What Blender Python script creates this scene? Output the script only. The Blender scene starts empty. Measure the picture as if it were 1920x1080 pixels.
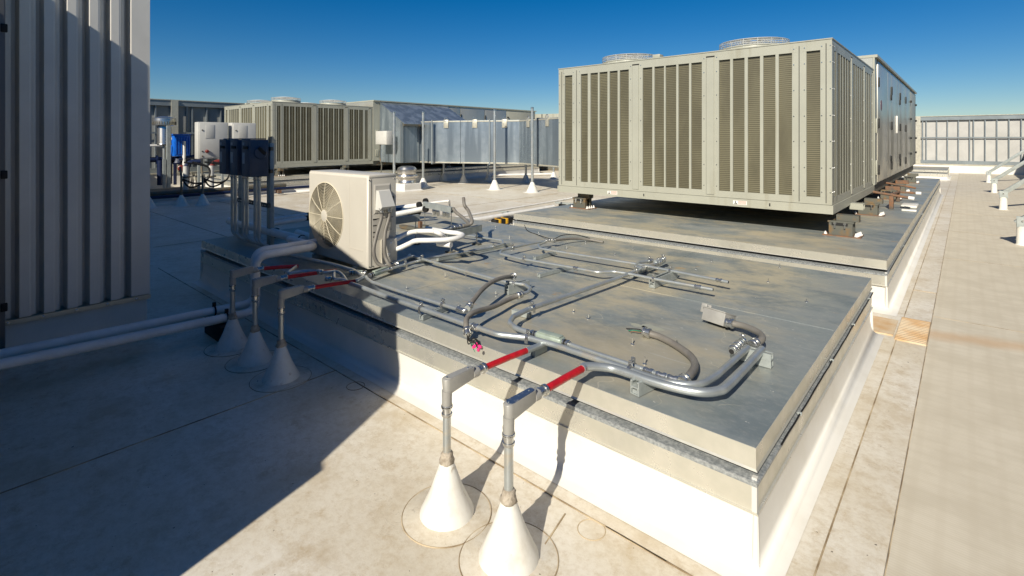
import bpy, bmesh, math, random
from mathutils import Vector, Matrix, noise
random.seed(7)
R = math.radians
PI = math.pi
scene = bpy.context.scene

# ------------------------------------------------------------------ camera
YAW = math.atan(850/960)
H = 1.70
cam = bpy.data.cameras.new("camera"); camo = bpy.data.objects.new("camera", cam)
scene.collection.objects.link(camo); scene.camera = camo
camo.location = (0, 0, H); camo.rotation_euler = (R(90), 0, YAW)
cam.sensor_width = 36; cam.lens = 18.0; cam.shift_y = -278/1920
cam.clip_start = 0.05; cam.clip_end = 6000
# ------------------------------------------------------------------ light
AZ, EL = R(15), R(34)          # the sun stands behind the camera, a little to the right
S = Vector((math.sin(AZ)*math.cos(EL), -math.cos(AZ)*math.cos(EL), math.sin(EL)))
world = bpy.data.worlds.new("World"); scene.world = world; world.use_nodes = True
nt = world.node_tree
sky = nt.nodes.new("ShaderNodeTexSky"); sky.sky_type = 'NISHITA'; sky.sun_disc = False
sky.sun_elevation = EL; sky.sun_rotation = R(165); sky.altitude = 300
sky.air_density = 1.0; sky.dust_density = 0.0; sky.ozone_density = 5.0
bg = nt.nodes["Background"]; bg.inputs[1].default_value = 0.053
hs = nt.nodes.new("ShaderNodeHueSaturation"); hs.inputs["Saturation"].default_value = 1.40; hs.inputs["Hue"].default_value = 0.504; hs.inputs["Value"].default_value = 1.06
nt.links.new(sky.outputs[0], hs.inputs["Color"]); nt.links.new(hs.outputs[0], bg.inputs[0])
sun = bpy.data.lights.new("sun", 'SUN'); sun.energy = 5.0; sun.angle = R(0.5); sun.color = (1, 0.93, 0.80)
suno = bpy.data.objects.new("sun", sun); scene.collection.objects.link(suno)
suno.rotation_euler = S.to_track_quat('Z', 'Y').to_euler()
scene.view_settings.view_transform = 'Standard'; scene.view_settings.look = 'None'
scene.view_settings.gamma = 1; scene.view_settings.exposure = 0.32
col = scene.collection

def at(px, py, Z):
    "surveyed point of the photograph at a known height above the roof"
    zc = 960*(H-Z)/(py-262); xc = (px-960)/960*zc
    c, s = math.cos(YAW), math.sin(YAW)
    return Vector((xc*c-zc*s, xc*s+zc*c, Z))

# ------------------------------------------------------------------ materials
def mat(name, c1, c2=None, scale=4.0, rough=0.5, metal=0.0, bump=0.0, bscale=60.0, c3=None, s3=1.0,
        lo=0.35, hi=0.65, lo3=0.5, hi3=0.7, stretch=(1, 1, 1), extra=None, rvar=0.0, spec=0.5):
    m = bpy.data.materials.new(name); m.use_nodes = True
    t = m.node_tree; N = t.nodes; L = t.links; b = N["Principled BSDF"]
    b.inputs["Roughness"].default_value = rough; b.inputs["Metallic"].default_value = metal
    b.inputs["Specular IOR Level"].default_value = spec
    tc = N.new("ShaderNodeNewGeometry")
    mp = N.new("ShaderNodeMapping"); mp.inputs["Scale"].default_value = stretch
    L.new(tc.outputs["Position"], mp.inputs[0])
    out = None
    def noi(sc, det=6, r=0.6):
        n = N.new("ShaderNodeTexNoise"); n.inputs["Scale"].default_value = sc; n.inputs["Detail"].default_value = det
        n.inputs["Roughness"].default_value = r; L.new(mp.outputs[0], n.inputs["Vector"]); return n
    def ramp(src, a, bb):
        r = N.new("ShaderNodeMapRange"); r.interpolation_type = 'SMOOTHSTEP'
        r.inputs[1].default_value = a; r.inputs[2].default_value = bb; L.new(src, r.inputs[0]); return r.outputs[0]
    def mix(f, a, bb):
        x = N.new("ShaderNodeMix"); x.data_type = 'RGBA'; L.new(f, x.inputs[0])
        for i, v in ((6, a), (7, bb)):
            if isinstance(v, tuple): x.inputs[i].default_value = (*v, 1)
            else: L.new(v, x.inputs[i])
        return x.outputs[2]
    cur = c1
    if c2:
        n = noi(scale); f = ramp(n.outputs[0], lo, hi); cur = mix(f, c1, c2)
        if rvar:
            rr = N.new("ShaderNodeMapRange"); rr.inputs[3].default_value = rough-rvar; rr.inputs[4].default_value = rough+rvar
            L.new(f, rr.inputs[0]); L.new(rr.outputs[0], b.inputs["Roughness"])
    if c3:
        n = noi(s3, 8, 0.65); cur = mix(ramp(n.outputs[0], lo3, hi3), cur, c3)
    if extra: cur = extra(N, L, cur, mix, ramp, tc, noi, b)
    if isinstance(cur, tuple): b.inputs["Base Color"].default_value = (*cur, 1)
    else: L.new(cur, b.inputs["Base Color"])
    if bump:
        n = noi(bscale, 4); bp = N.new("ShaderNodeBump"); bp.inputs["Strength"].default_value = bump
        bp.inputs["Distance"].default_value = 0.01; L.new(n.outputs[0], bp.inputs["Height"])
        L.new(bp.outputs[0], b.inputs["Normal"])
    return m

def speckle(N, L, cur, mix, ramp, tc, noi, b):
    "fine dark grit and hair-line scuffs lying on the white membrane"
    n = noi(22, 9, 0.8); q = N.new("ShaderNodeMath"); q.operation = 'MULTIPLY'; q.inputs[1].default_value = 0.5
    L.new(ramp(n.outputs[0], 0.42, 0.66), q.inputs[0]); cur = mix(q.outputs[0], cur, (0.47, 0.39, 0.27))
    n = noi(6.5, 9, 0.85); q = N.new("ShaderNodeMath"); q.operation = 'MULTIPLY'; q.inputs[1].default_value = 0.7
    L.new(ramp(n.outputs[0], 0.50, 0.68), q.inputs[0]); cur = mix(q.outputs[0], cur, (0.42, 0.32, 0.19))
    n = noi(1.7, 9, 0.75); q = N.new("ShaderNodeMath"); q.operation = 'MULTIPLY'; q.inputs[1].default_value = 0.55
    L.new(ramp(n.outputs[0], 0.50, 0.66), q.inputs[0]); cur = mix(q.outputs[0], cur, (0.46, 0.37, 0.24))
    n = noi(38, 2, 0.5); f = ramp(n.outputs[0], 0.735, 0.76)
    cur = mix(f, cur, (0.10, 0.075, 0.05))
    w = N.new("ShaderNodeTexNoise"); w.inputs["Scale"].default_value = 7; w.inputs["Detail"].default_value = 3
    w.inputs["Distortion"].default_value = 2.5
    L.new(tc.outputs["Position"], w.inputs["Vector"])
    a = N.new("ShaderNodeMath"); a.operation = 'SUBTRACT'; a.inputs[1].default_value = 0.5; L.new(w.outputs[0], a.inputs[0])
    a2 = N.new("ShaderNodeMath"); a2.operation = 'ABSOLUTE'; L.new(a.outputs[0], a2.inputs[0])
    g = ramp(a2.outputs[0], 0.006, 0.0)
    k = noi(1.1, 2); kk = N.new("ShaderNodeMath"); kk.operation = 'MULTIPLY'
    L.new(ramp(k.outputs[0], 0.5, 0.62), kk.inputs[0]); L.new(g, kk.inputs[1])
    k2 = N.new("ShaderNodeMath"); k2.operation = 'MULTIPLY'; k2.inputs[1].default_value = 0.45
    L.new(kk.outputs[0], k2.inputs[0])
    return mix(k2.outputs[0], cur, (0.25, 0.2, 0.14))

M = {}
M['roof'] = mat('white_roof_membrane', (0.70, 0.66, 0.58), (0.60, 0.54, 0.43), scale=1.3, rough=0.5, bump=0.12, bscale=35,
                c3=(0.43, 0.34, 0.22), s3=4.2, lo3=0.50, hi3=0.86, lo=0.3, hi=0.70, extra=speckle)
M['curbwhite'] = mat('curb_membrane', (0.70, 0.68, 0.63), (0.62, 0.59, 0.52), scale=2.2, rough=0.42, bump=0.05, bscale=20,
                     lo=0.4, hi=0.8)
M['seam'] = mat('seam_dirt', (0.20, 0.14, 0.075), (0.50, 0.40, 0.26), scale=5, lo=0.35, hi=0.65, rough=0.7)
M['boot'] = mat('pipe_boot_white', (0.72, 0.70, 0.64), (0.62, 0.58, 0.50), scale=9, rough=0.42, bump=0.35, bscale=11, lo=0.45, hi=0.75, c3=(0.46, 0.40, 0.31), s3=16, lo3=0.60, hi3=0.72)
M['skirt'] = mat('boot_skirt', (0.68, 0.63, 0.54), (0.54, 0.46, 0.34), scale=6, rough=0.5, bump=0.08, extra=speckle)
M['sealant'] = mat('beige_sealant', (0.46, 0.40, 0.32), (0.30, 0.25, 0.19), scale=40, rough=0.8, bump=0.8, bscale=90)
def mat_rust(N, L, cur, mix, ramp, tc, noi, b):
    "woven pad rows with the rust stain that runs from the gap between the curbs"
    sp = N.new("ShaderNodeSeparateXYZ"); L.new(tc.outputs["Position"], sp.inputs[0])
    def wave(sock, period):
        m1 = N.new("ShaderNodeMath"); m1.operation = 'MULTIPLY'; m1.inputs[1].default_value = 2*PI/period; L.new(sock, m1.inputs[0])
        m2 = N.new("ShaderNodeMath"); m2.operation = 'SINE'; L.new(m1.outputs[0], m2.inputs[0])
        return ramp(m2.outputs[0], 0.2, 1.0)
    def scl(s, k):
        q = N.new("ShaderNodeMath"); q.operation = 'MULTIPLY'; q.inputs[1].default_value = k; L.new(s, q.inputs[0]); return q.outputs[0]
    cur = mix(scl(wave(sp.outputs[0], 0.11), 0.20), cur, (0.48, 0.42, 0.32))
    cur = mix(scl(wave(sp.outputs[1], 0.095), 0.15), cur, (0.48, 0.42, 0.31))
    cur = mix(scl(wave(sp.outputs[1], 0.016), 0.3), cur, (0.45, 0.40, 0.30))
    w = noi(2.2, 4)
    y = N.new("ShaderNodeMath"); y.operation = 'ADD'; L.new(sp.outputs[1], y.inputs[0])
    L.new(scl(sp.outputs[0], -0.25), y.inputs[1])
    y2 = N.new("ShaderNodeMath"); y2.operation = 'ADD'; L.new(y.outputs[0], y2.inputs[0]); L.new(scl(w.outputs[0], 0.35), y2.inputs[1])
    y3 = N.new("ShaderNodeMath"); y3.operation = 'SUBTRACT'; y3.inputs[1].default_value = 6.0; L.new(y2.outputs[0], y3.inputs[0])
    y4 = N.new("ShaderNodeMath"); y4.operation = 'ABSOLUTE'; L.new(y3.outputs[0], y4.inputs[0])
    st = ramp(y4.outputs[0], 0.22, 0.0)
    return mix(scl(st, 0.42), cur, (0.50, 0.27, 0.10))
M['walk'] = mat('walkway_pad', (0.60, 0.545, 0.44), (0.53, 0.475, 0.375), scale=3, rough=0.75, bump=0.12, bscale=260, extra=mat_rust)
M['rustpad'] = mat('rust_stained_pad', (0.60, 0.49, 0.34), (0.52, 0.33, 0.16), scale=4, rough=0.75, bump=0.2, bscale=80)
def zincstreak(N, L, cur, mix, ramp, tc, noi, b):
    "tan ponding dirt in the middle of the sheets, cleaner blue-grey metal along the edges, drips and specks"
    sp = N.new("ShaderNodeSeparateXYZ"); L.new(tc.outputs["Position"], sp.inputs[0])
    def op(o, a, v):
        q = N.new("ShaderNodeMath"); q.operation = o
        for k, w in enumerate((a, v)):
            if isinstance(w, (int, float)): q.inputs[k].default_value = w
            else: L.new(w, q.inputs[k])
        return q.outputs[0]
    nz = noi(2.3, 6, 0.7).outputs[0]
    ex = ramp(op('ADD', op('MULTIPLY', sp.outputs[0], -1), op('MULTIPLY', nz, 0.9)), 1.0, 1.75)
    ey = ramp(op('ADD', sp.outputs[1], op('MULTIPLY', nz, 0.8)), 2.65, 3.25)
    n = noi(1.1, 9, 0.72)
    f = op('MULTIPLY', op('MULTIPLY', ex, ey), ramp(n.outputs[0], 0.42, 0.60))
    cur = mix(f, cur, (0.47, 0.42, 0.30))
    n = noi(2.7, 8, 0.7); cur = mix(op('MULTIPLY', ramp(n.outputs[0], 0.46, 0.66), 0.85), cur, (0.165, 0.20, 0.21))
    n = noi(0.8, 5, 0.6); cur = mix(op('MULTIPLY', ramp(n.outputs[0], 0.50, 0.68), 0.6), cur, (0.47, 0.40, 0.27))
    n = noi(5.1, 3, 0.5); cur = mix(op('MULTIPLY', ramp(n.outputs[0], 0.70, 0.76), 0.7), cur, (0.42, 0.27, 0.12))
    n = noi(18, 6, 0.8); cur = mix(op('MULTIPLY', ramp(n.outputs[0], 0.45, 0.75), 0.35), cur, (0.50, 0.48, 0.42))
    for sc_, dd in ((1.3, 0.0035), (2.2, 0.003)):
        n = noi(sc_, 3, 0.45); u = op('ABSOLUTE', op('SUBTRACT', n.outputs[0], 0.56), 0)
        g = noi(1.9, 2); cur = mix(op('MULTIPLY', op('MULTIPLY', ramp(u, dd, 0.0), ramp(g.outputs[0], 0.50, 0.58)), 0.55), cur, (0.56, 0.52, 0.42))
    mp2 = N.new("ShaderNodeMapping"); mp2.inputs["Scale"].default_value = (1.2, 30, 1); mp2.inputs["Rotation"].default_value = (0, 0, 0.5); L.new(tc.outputs["Position"], mp2.inputs[0])
    sc = N.new("ShaderNodeTexNoise"); sc.inputs["Scale"].default_value = 1.6; sc.inputs["Detail"].default_value = 3; L.new(mp2.outputs[0], sc.inputs["Vector"])
    cur = mix(op('MULTIPLY', ramp(sc.outputs[0], 0.68, 0.74), 0.45), cur, (0.52, 0.53, 0.50))
    n = noi(30, 2, 0.5); return mix(ramp(n.outputs[0], 0.73, 0.76), cur, (0.55, 0.54, 0.50))
M['zinctop'] = mat('weathered_zinc_sheet', (0.235, 0.27, 0.275), (0.28, 0.30, 0.29), scale=1.6, rough=0.48, metal=0.25, rvar=0.12,
                   stretch=(0.8, 1.3, 1), lo=0.30, hi=0.70, bump=0.06, bscale=14, extra=zincstreak)
M['galv'] = mat('galvanised_trim', (0.50, 0.47, 0.38), (0.55, 0.52, 0.42), scale=14, rough=0.40, metal=0.45, rvar=0.05,
                c3=(0.40, 0.39, 0.33), s3=1.5, lo3=0.55, hi3=0.8)
M['capedge'] = mat('mill_zinc_edge', (0.70, 0.67, 0.58), (0.62, 0.60, 0.51), scale=6, rough=0.32, metal=0.55, rvar=0.06, c3=(0.50, 0.49, 0.43), s3=2, lo3=0.5, hi3=0.8, bump=0.03, bscale=5)
M['coverblue'] = mat('dark_blue_cover', (0.06, 0.09, 0.16), (0.25, 0.27, 0.30), scale=45, rough=0.2, metal=0.3, lo=0.55, hi=0.75)
M['stain'] = mat('dried_puddle_stain', (0.36, 0.35, 0.25), (0.30, 0.31, 0.27), scale=9, rough=0.55)
M['spangle'] = mat('bright_spangled_zinc', (0.46, 0.48, 0.48), (0.24, 0.26, 0.27), scale=70, rough=0.45, metal=0.4)
M['strut'] = mat('strut_zinc', (0.42, 0.45, 0.43), (0.34, 0.37, 0.36), scale=12, rough=0.45, metal=0.35)
M['conduit'] = mat('conduit_zinc', (0.50, 0.53, 0.525), (0.41, 0.44, 0.44), scale=7, rough=0.36, metal=0.65, c3=(0.52, 0.48, 0.40), s3=11)
M['fitting'] = mat('bright_die_cast_fitting', (0.62, 0.62, 0.60), (0.50, 0.50, 0.48), scale=60, rough=0.25, metal=0.9)
M['condulet'] = mat('grey_painted_condulet', (0.31, 0.30, 0.275), (0.35, 0.34, 0.31), scale=15, rough=0.48, metal=0.15)
M['greenlb'] = mat('grey_green_condulet', (0.36, 0.42, 0.35), (0.30, 0.35, 0.30), scale=20, rough=0.45, metal=0.2)
M['flex'] = mat('grey_flexible_conduit', (0.16, 0.145, 0.125), (0.20, 0.185, 0.16), scale=8, rough=0.5)
M['red'] = mat('red_tape', (0.55, 0.010, 0.016), (0.40, 0.008, 0.012), scale=22, rough=0.42, bump=0.1, bscale=80)
def grime(N, L, cur, mix, ramp, tc, noi, b):
    mp = N.new('ShaderNodeMapping'); mp.inputs['Scale'].default_value = (9, 9, 0.8); L.new(tc.outputs['Position'], mp.inputs[0])
    w = N.new('ShaderNodeTexNoise'); w.inputs['Scale'].default_value = 1.0; w.inputs['Detail'].default_value = 5; L.new(mp.outputs[0], w.inputs['Vector'])
    return mix(ramp(w.outputs[0], 0.55, 0.85), cur, (0.27, 0.25, 0.18))
M['split'] = mat('ivory_enamel', (0.57, 0.535, 0.46), (0.52, 0.485, 0.415), scale=0.9, rough=0.36)
def louvre(N, L, cur, mix, ramp, tc, noi, b):
    sp = N.new("ShaderNodeSeparateXYZ"); L.new(tc.outputs["Position"], sp.inputs[0])
    m1 = N.new("ShaderNodeMath"); m1.operation = 'MULTIPLY'; m1.inputs[1].default_value = 2*PI/0.026; L.new(sp.outputs[2], m1.inputs[0])
    m2 = N.new("ShaderNodeMath"); m2.operation = 'SINE'; L.new(m1.outputs[0], m2.inputs[0])
    return mix(ramp(m2.outputs[0], -0.6, 0.9), cur, (0.062, 0.055, 0.032))
M['beige'] = mat('beige_enamel_weathered', (0.375, 0.372, 0.305), (0.345, 0.342, 0.28), scale=1.5, rough=0.42, extra=grime)
M['coil'] = mat('coil_louvre', (0.17, 0.155, 0.095), (0.12, 0.108, 0.065), scale=1.6, rough=0.55, metal=0.1, stretch=(1, 1, 0.5),
                lo=0.42, hi=0.6, extra=louvre)
M['coilshade'] = mat('shaded_coil_louvre', (0.085, 0.078, 0.048), (0.06, 0.055, 0.034), scale=3, rough=0.7, extra=louvre, spec=0.2)  # coil colour darkened to carry the shade of the deep side openings
M['dark'] = mat('dark_gap', (0.012, 0.012, 0.012), rough=0.8)
M['black'] = mat('black_rubber', (0.012, 0.012, 0.012), rough=0.6, spec=0.3)
M['white'] = mat('white_pipe_insulation', (0.80, 0.79, 0.76), (0.72, 0.70, 0.66), scale=6, rough=0.38)
M['wire'] = mat('ivory_fan_guard', (0.62, 0.56, 0.42), rough=0.4)
M['goldcoil'] = mat('tan_condenser_fins', (0.14, 0.105, 0.055), (0.10, 0.075, 0.04), scale=6, rough=0.5, metal=0.3)
M['goldblade'] = mat('tan_fan_blade', (0.12, 0.10, 0.065), rough=0.5)
M['guardwire'] = mat('galvanised_guard_wire', (0.66, 0.66, 0.62), rough=0.4, metal=0.3)
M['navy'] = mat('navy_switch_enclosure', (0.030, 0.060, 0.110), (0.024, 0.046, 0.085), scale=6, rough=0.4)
M['label'] = mat('faded_label', (0.34, 0.40, 0.46), (0.28, 0.33, 0.38), scale=30, rough=0.5)
M['paper'] = mat('white_sticker', (0.75, 0.73, 0.68), rough=0.45)
M['orange'] = mat('orange_sticker_band', (0.65, 0.16, 0.08), rough=0.5)
M['ribbed'] = mat('grey_ribbed_siding', (0.66, 0.64, 0.59), (0.60, 0.58, 0.535), scale=2, rough=0.45, metal=0.1)
M['penthouse'] = mat('grey_penthouse_sheet', (0.12, 0.12, 0.12), rough=0.5, metal=0.1)
def ductstreak(N, L, cur, mix, ramp, tc, noi, b):
    w = N.new("ShaderNodeTexNoise"); w.inputs["Scale"].default_value = 1.0
    mp = N.new("ShaderNodeMapping"); mp.inputs["Scale"].default_value = (3.2, 3.2, 0.25)
    L.new(tc.outputs["Position"], mp.inputs[0]); L.new(mp.outputs[0], w.inputs["Vector"]); w.inputs["Detail"].default_value = 3
    return mix(ramp(w.outputs[0], 0.42, 0.58), cur, (0.27, 0.32, 0.36))
M['duct'] = mat('galvanised_duct', (0.46, 0.52, 0.56), (0.38, 0.44, 0.48), scale=5, rough=0.27, metal=0.7, bump=0.05, bscale=3, extra=ductstreak)
M['door'] = mat('satin_aluminium_door', (0.60, 0.57, 0.48), (0.52, 0.49, 0.41), scale=1.2, rough=0.3, metal=0.6, bump=0.03, bscale=2.5)
M['rust'] = mat('rusty_steel', (0.22, 0.10, 0.045), (0.11, 0.085, 0.065), scale=9, rough=0.8, bump=0.3, bscale=60)
M['isol'] = mat('weathered_isolator_steel', (0.115, 0.115, 0.095), (0.19, 0.125, 0.06), scale=8, rough=0.6, metal=0.3, lo=0.48, hi=0.66)
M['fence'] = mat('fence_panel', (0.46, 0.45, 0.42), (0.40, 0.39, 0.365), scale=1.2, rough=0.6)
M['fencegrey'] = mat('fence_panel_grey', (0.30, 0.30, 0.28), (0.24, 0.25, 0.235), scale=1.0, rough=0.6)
M['stud'] = mat('galvanised_stud', (0.24, 0.27, 0.28), (0.20, 0.225, 0.235), scale=3, rough=0.45, metal=0.4)
M['blue'] = mat('bright_blue_enamel', (0.01, 0.14, 0.62), (0.008, 0.11, 0.50), scale=8, rough=0.3)
M['dkblue'] = mat('dark_blue_pipe', (0.006, 0.014, 0.05), rough=0.4)
M['steel'] = mat('spun_aluminium', (0.62, 0.60, 0.56), (0.54, 0.52, 0.48), scale=4, rough=0.25, metal=0.9)
M['cabinet'] = mat('pale_electrical_cabinet', (0.55, 0.54, 0.50), (0.50, 0.49, 0.45), scale=2, rough=0.45)
M['redknob'] = mat('red_switch', (0.16, 0.02, 0.015), rough=0.4)
M['yellow'] = mat('yellow_band', (0.75, 0.42, 0.02), rough=0.5)
M['pink'] = mat('pink_wire_nut', (0.80, 0.03, 0.20), rough=0.4)
M['greenwire'] = mat('green_wire', (0.02, 0.16, 0.09), rough=0.4)
M['caulk'] = mat('grey_caulk', (0.58, 0.57, 0.53), rough=0.6)
M['ground'] = mat('far_ground', (0.16, 0.15, 0.12), (0.09, 0.11, 0.06), scale=0.02, rough=0.9)
M['bwall'] = mat('building_wall_render', (0.50, 0.47, 0.40), (0.45, 0.42, 0.36), scale=0.5, rough=0.8)

# ------------------------------------------------------------------ mesh helpers
def woff(p):
    o = Vector((0, 0, 0))
    while p: o += p.location; p = p.parent
    return o

def fillet(pts, rad, n=6):
    pts = [Vector(p) for p in pts]
    if rad <= 0 or len(pts) < 3: return pts
    out = [pts[0]]
    for i in range(1, len(pts)-1):
        a, b, c = pts[i-1], pts[i], pts[i+1]
        u = (a-b); v = (c-b); lu, lv = u.length, v.length; u.normalize(); v.normalize()
        ang = u.angle(v)
        if ang > PI-0.05: out.append(b); continue
        d = min(rad/math.tan(ang/2), lu*0.48, lv*0.48)
        p0, p1 = b+u*d, b+v*d
        for k in range(n+1):
            t = k/n; out.append(p0*(1-t)**2 + b*2*t*(1-t) + p1*t*t)
    out.append(pts[-1]); return out

def smooth_path(pts, n=7):
    pts = [Vector(p) for p in pts]; out = []
    P = [pts[0]*2-pts[1]]+pts+[pts[-1]*2-pts[-2]]
    for i in range(1, len(P)-2):
        a, b, c, d = P[i-1:i+3]
        for k in range(n):
            t = k/n
            out.append(0.5*((2*b)+(c-a)*t+(2*a-5*b+4*c-d)*t*t+(3*b-a-3*c+d)*t**3))
    out.append(pts[-1]); return out

class MB:
    def __init__(s): s.v = []; s.f = []
    def add(s, vs, fs):
        o = len(s.v); s.v += [Vector(v) for v in vs]; s.f += [tuple(i+o for i in f) for f in fs]; return s
    def obox(s, c, ax, ay, az, bev=0):
        c = Vector(c); ax, ay, az = Vector(ax), Vector(ay), Vector(az)
        if bev:
            bm = bmesh.new(); bmesh.ops.create_cube(bm, size=2)
            L = (ax.length, ay.length, az.length)
            for v in bm.verts: v.co = Vector((v.co.x*L[0], v.co.y*L[1], v.co.z*L[2]))
            bmesh.ops.bevel(bm, geom=bm.edges[:], offset=min(bev, min(L)*0.9), segments=2, affect='EDGES', profile=0.5)
            n = [ax.normalized(), ay.normalized(), az.normalized()]
            bm.verts.index_update()
            s.add([c+n[0]*v.co.x+n[1]*v.co.y+n[2]*v.co.z for v in bm.verts], [[v.index for v in f.verts] for f in bm.faces]); bm.free(); return s
        vs = [c+ax*i+ay*j+az*k for k in (-1, 1) for j in (-1, 1) for i in (-1, 1)]
        return s.add(vs, [(0, 2, 3, 1), (4, 5, 7, 6), (0, 1, 5, 4), (2, 6, 7, 3), (0, 4, 6, 2), (1, 3, 7, 5)])
    def box(s, x0, x1, y0, y1, z0, z1, bev=0):
        return s.obox(((x0+x1)/2, (y0+y1)/2, (z0+z1)/2), (abs(x1-x0)/2, 0, 0), (0, abs(y1-y0)/2, 0), (0, 0, abs(z1-z0)/2), bev)
    def tube(s, pts, r, seg=12, cap=True):
        pts = [Vector(p) for p in pts]; n = len(pts)
        rs = r if isinstance(r, (list, tuple)) else [r]*n
        T = []
        for i in range(n):
            d = (pts[min(i+1, n-1)]-pts[max(i-1, 0)])
            T.append(d.normalized() if d.length > 1e-9 else Vector((0, 0, 1)))
        up = Vector((0, 0, 1)) if abs(T[0].z) < 0.9 else Vector((1, 0, 0))
        u = T[0].cross(up).normalized(); vs = []
        for i in range(n):
            if i: u = (u-T[i]*u.dot(T[i])).normalized()
            w = T[i].cross(u)
            vs += [pts[i]+(u*math.cos(2*PI*k/seg)+w*math.sin(2*PI*k/seg))*rs[i] for k in range(seg)]
        fs = [(i*seg+k, i*seg+(k+1) % seg, (i+1)*seg+(k+1) % seg, (i+1)*seg+k) for i in range(n-1) for k in range(seg)]
        if cap: fs += [tuple(range(seg))[::-1], tuple(range((n-1)*seg, n*seg))]
        return s.add(vs, fs)
    def lathe(s, c, prof, seg=32, axis=(0, 0, 1), jit=0):
        a = Vector(axis).normalized(); up = Vector((0, 0, 1)) if abs(a.z) < 0.9 else Vector((1, 0, 0))
        u = a.cross(up).normalized(); w = a.cross(u); c = Vector(c); vs = []
        for (r, z) in prof:
            vs += [c+a*z+(u*math.cos(2*PI*k/seg)+w*math.sin(2*PI*k/seg))*max(r*(1+random.uniform(-jit, jit)), 1e-4) for k in range(seg)]
        m = len(prof)
        fs = [(i*seg+k, i*seg+(k+1) % seg, (i+1)*seg+(k+1) % seg, (i+1)*seg+k) for i in range(m-1) for k in range(seg)]
        fs += [tuple(range(seg))[::-1], tuple(range((m-1)*seg, m*seg))]
        return s.add(vs, fs)
    def ring(s, c, rad, r, axis=(0, 0, 1), seg=48, k=6):
        a = Vector(axis).normalized(); up = Vector((0, 0, 1)) if abs(a.z) < 0.9 else Vector((1, 0, 0))
        u = a.cross(up).normalized(); w = a.cross(u); c = Vector(c); vs = []
        for i in range(seg):
            t = 2*PI*i/seg; e = u*math.cos(t)+w*math.sin(t)
            vs += [c+e*(rad+r*math.cos(2*PI*j/k))+a*r*math.sin(2*PI*j/k) for j in range(k)]
        fs = [(i*k+j, i*k+(j+1) % k, ((i+1) % seg)*k+(j+1) % k, ((i+1) % seg)*k+j) for i in range(seg) for j in range(k)]
        return s.add(vs, fs)
    def extrude(s, poly, vec):
        n = len(poly); poly = [Vector(p) for p in poly]; vec = Vector(vec)
        return s.add(poly+[p+vec for p in poly], [tuple(range(n))[::-1], tuple(range(n, 2*n))]+[(i, (i+1) % n, n+(i+1) % n, n+i) for i in range(n)])
    def loft_rect(s, rc, prof, top=False):
        x0, x1, y0, y1 = rc; vs = []
        for (o, z) in prof: vs += [(x0-o, y0-o, z), (x1+o, y0-o, z), (x1+o, y1+o, z), (x0-o, y1+o, z)]
        m = len(prof); fs = [(i*4+k, i*4+(k+1) % 4, (i+1)*4+(k+1) % 4, (i+1)*4+k) for i in range(m-1) for k in range(4)]
        if top: fs.append(tuple(range((m-1)*4, m*4)))
        return s.add(vs, fs)
    def build(s, name, m, parent=None, loc=None, smooth=True, ang=35):
        off = woff(parent) if parent else Vector(loc or (0, 0, 0))
        me = bpy.data.meshes.new(name); me.from_pydata([v-off for v in s.v], [], s.f)
        bm = bmesh.new(); bm.from_mesh(me); bmesh.ops.recalc_face_normals(bm, faces=bm.faces); bm.to_mesh(me); bm.free()
        me.materials.append(M[m] if isinstance(m, str) else m)
        if smooth:
            for p in me.polygons: p.use_smooth = True
            me.set_sharp_from_angle(angle=R(ang))
        o = bpy.data.objects.new(name, me); col.objects.link(o)
        if parent: o.parent = parent
        else: o.location = off
        return o

def thing(name, label, cat, loc=(0, 0, 0), group=None):
    o = bpy.data.objects.new(name, None); col.objects.link(o); o.location = loc; o.empty_display_size = 0.1
    o['label'] = label; o['category'] = cat
    if group: o['group'] = group
    return o
def tag(o, label, cat, group=None):
    o['label'] = label; o['category'] = cat
    if group: o['group'] = group
    return o
def struct(o): o['kind'] = 'structure'; return o
def copy_tree(o, loc=None, label=None, parent=None):
    c = o.copy(); col.objects.link(c)
    if parent: c.parent = parent; c.matrix_parent_inverse = o.matrix_parent_inverse
    if loc: c.location = loc
    if label: c['label'] = label
    for ch in [x for x in bpy.data.objects if x.parent == o]: copy_tree(ch, parent=c)
    return c

# ------------------------------------------------------------------ ground and roof
struct(MB().box(-3000, 3000, -3000, 3000, -14.2, -14).build('ground', 'ground', smooth=False))
struct(MB().box(-23, 6.5, -9, 36, -0.3, 0).build('roof', 'roof', smooth=False))
t = thing('building', 'pale rendered wall of the building under the white roof', 'building', (-8, 13, -14))
MB().box(-22.9, 6.4, -8.9, 35.9, -13.99, -0.31).build('wall', 'bwall', t, smooth=False)
struct(MB().box(-0.235, 1.95, -3, 34.6, 0.0, 0.006).build('walkway', 'walk', smooth=False))
sm = MB()
def seam(x0, y0, x1, y1, w=0.006):
    a, b = Vector((x0, y0, 0.002)), Vector((x1, y1, 0.002)); d = (b-a); n = Vector((-d.y, d.x, 0)).normalized()*w/2
    sm.obox((a+b)/2, d/2, n, (0, 0, 0.0022))
seam(-8, 1.97, -0.9, 1.955); seam(-3.47, -1.5, -3.47, 1.97); seam(-0.44, -1.5, -0.44, 27.5)
seam(-1.30, 1.60, -1.36, 1.90); seam(-1.18, 1.955, -0.45, 1.955)
seam(-6.0, 5.95, -0.5, 5.95)
for y in (7.6, 10.65, 13.7, 16.8): seam(-16, y, -6.2, y, 0.012)
for y in (5.2, 3.4): seam(-19, y, -7.2, y, 0.012)
seam(-9.6, 2.3, -9.6, 13, 0.01); seam(-0.44, 7.35, -0.235, 7.35)
for p in ((-1.22, 1.90, .06), (-3.15, 1.93, .06)):
    sm.ring((p[0], p[1], 0.001), p[2], 0.0022, seg=40)
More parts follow.
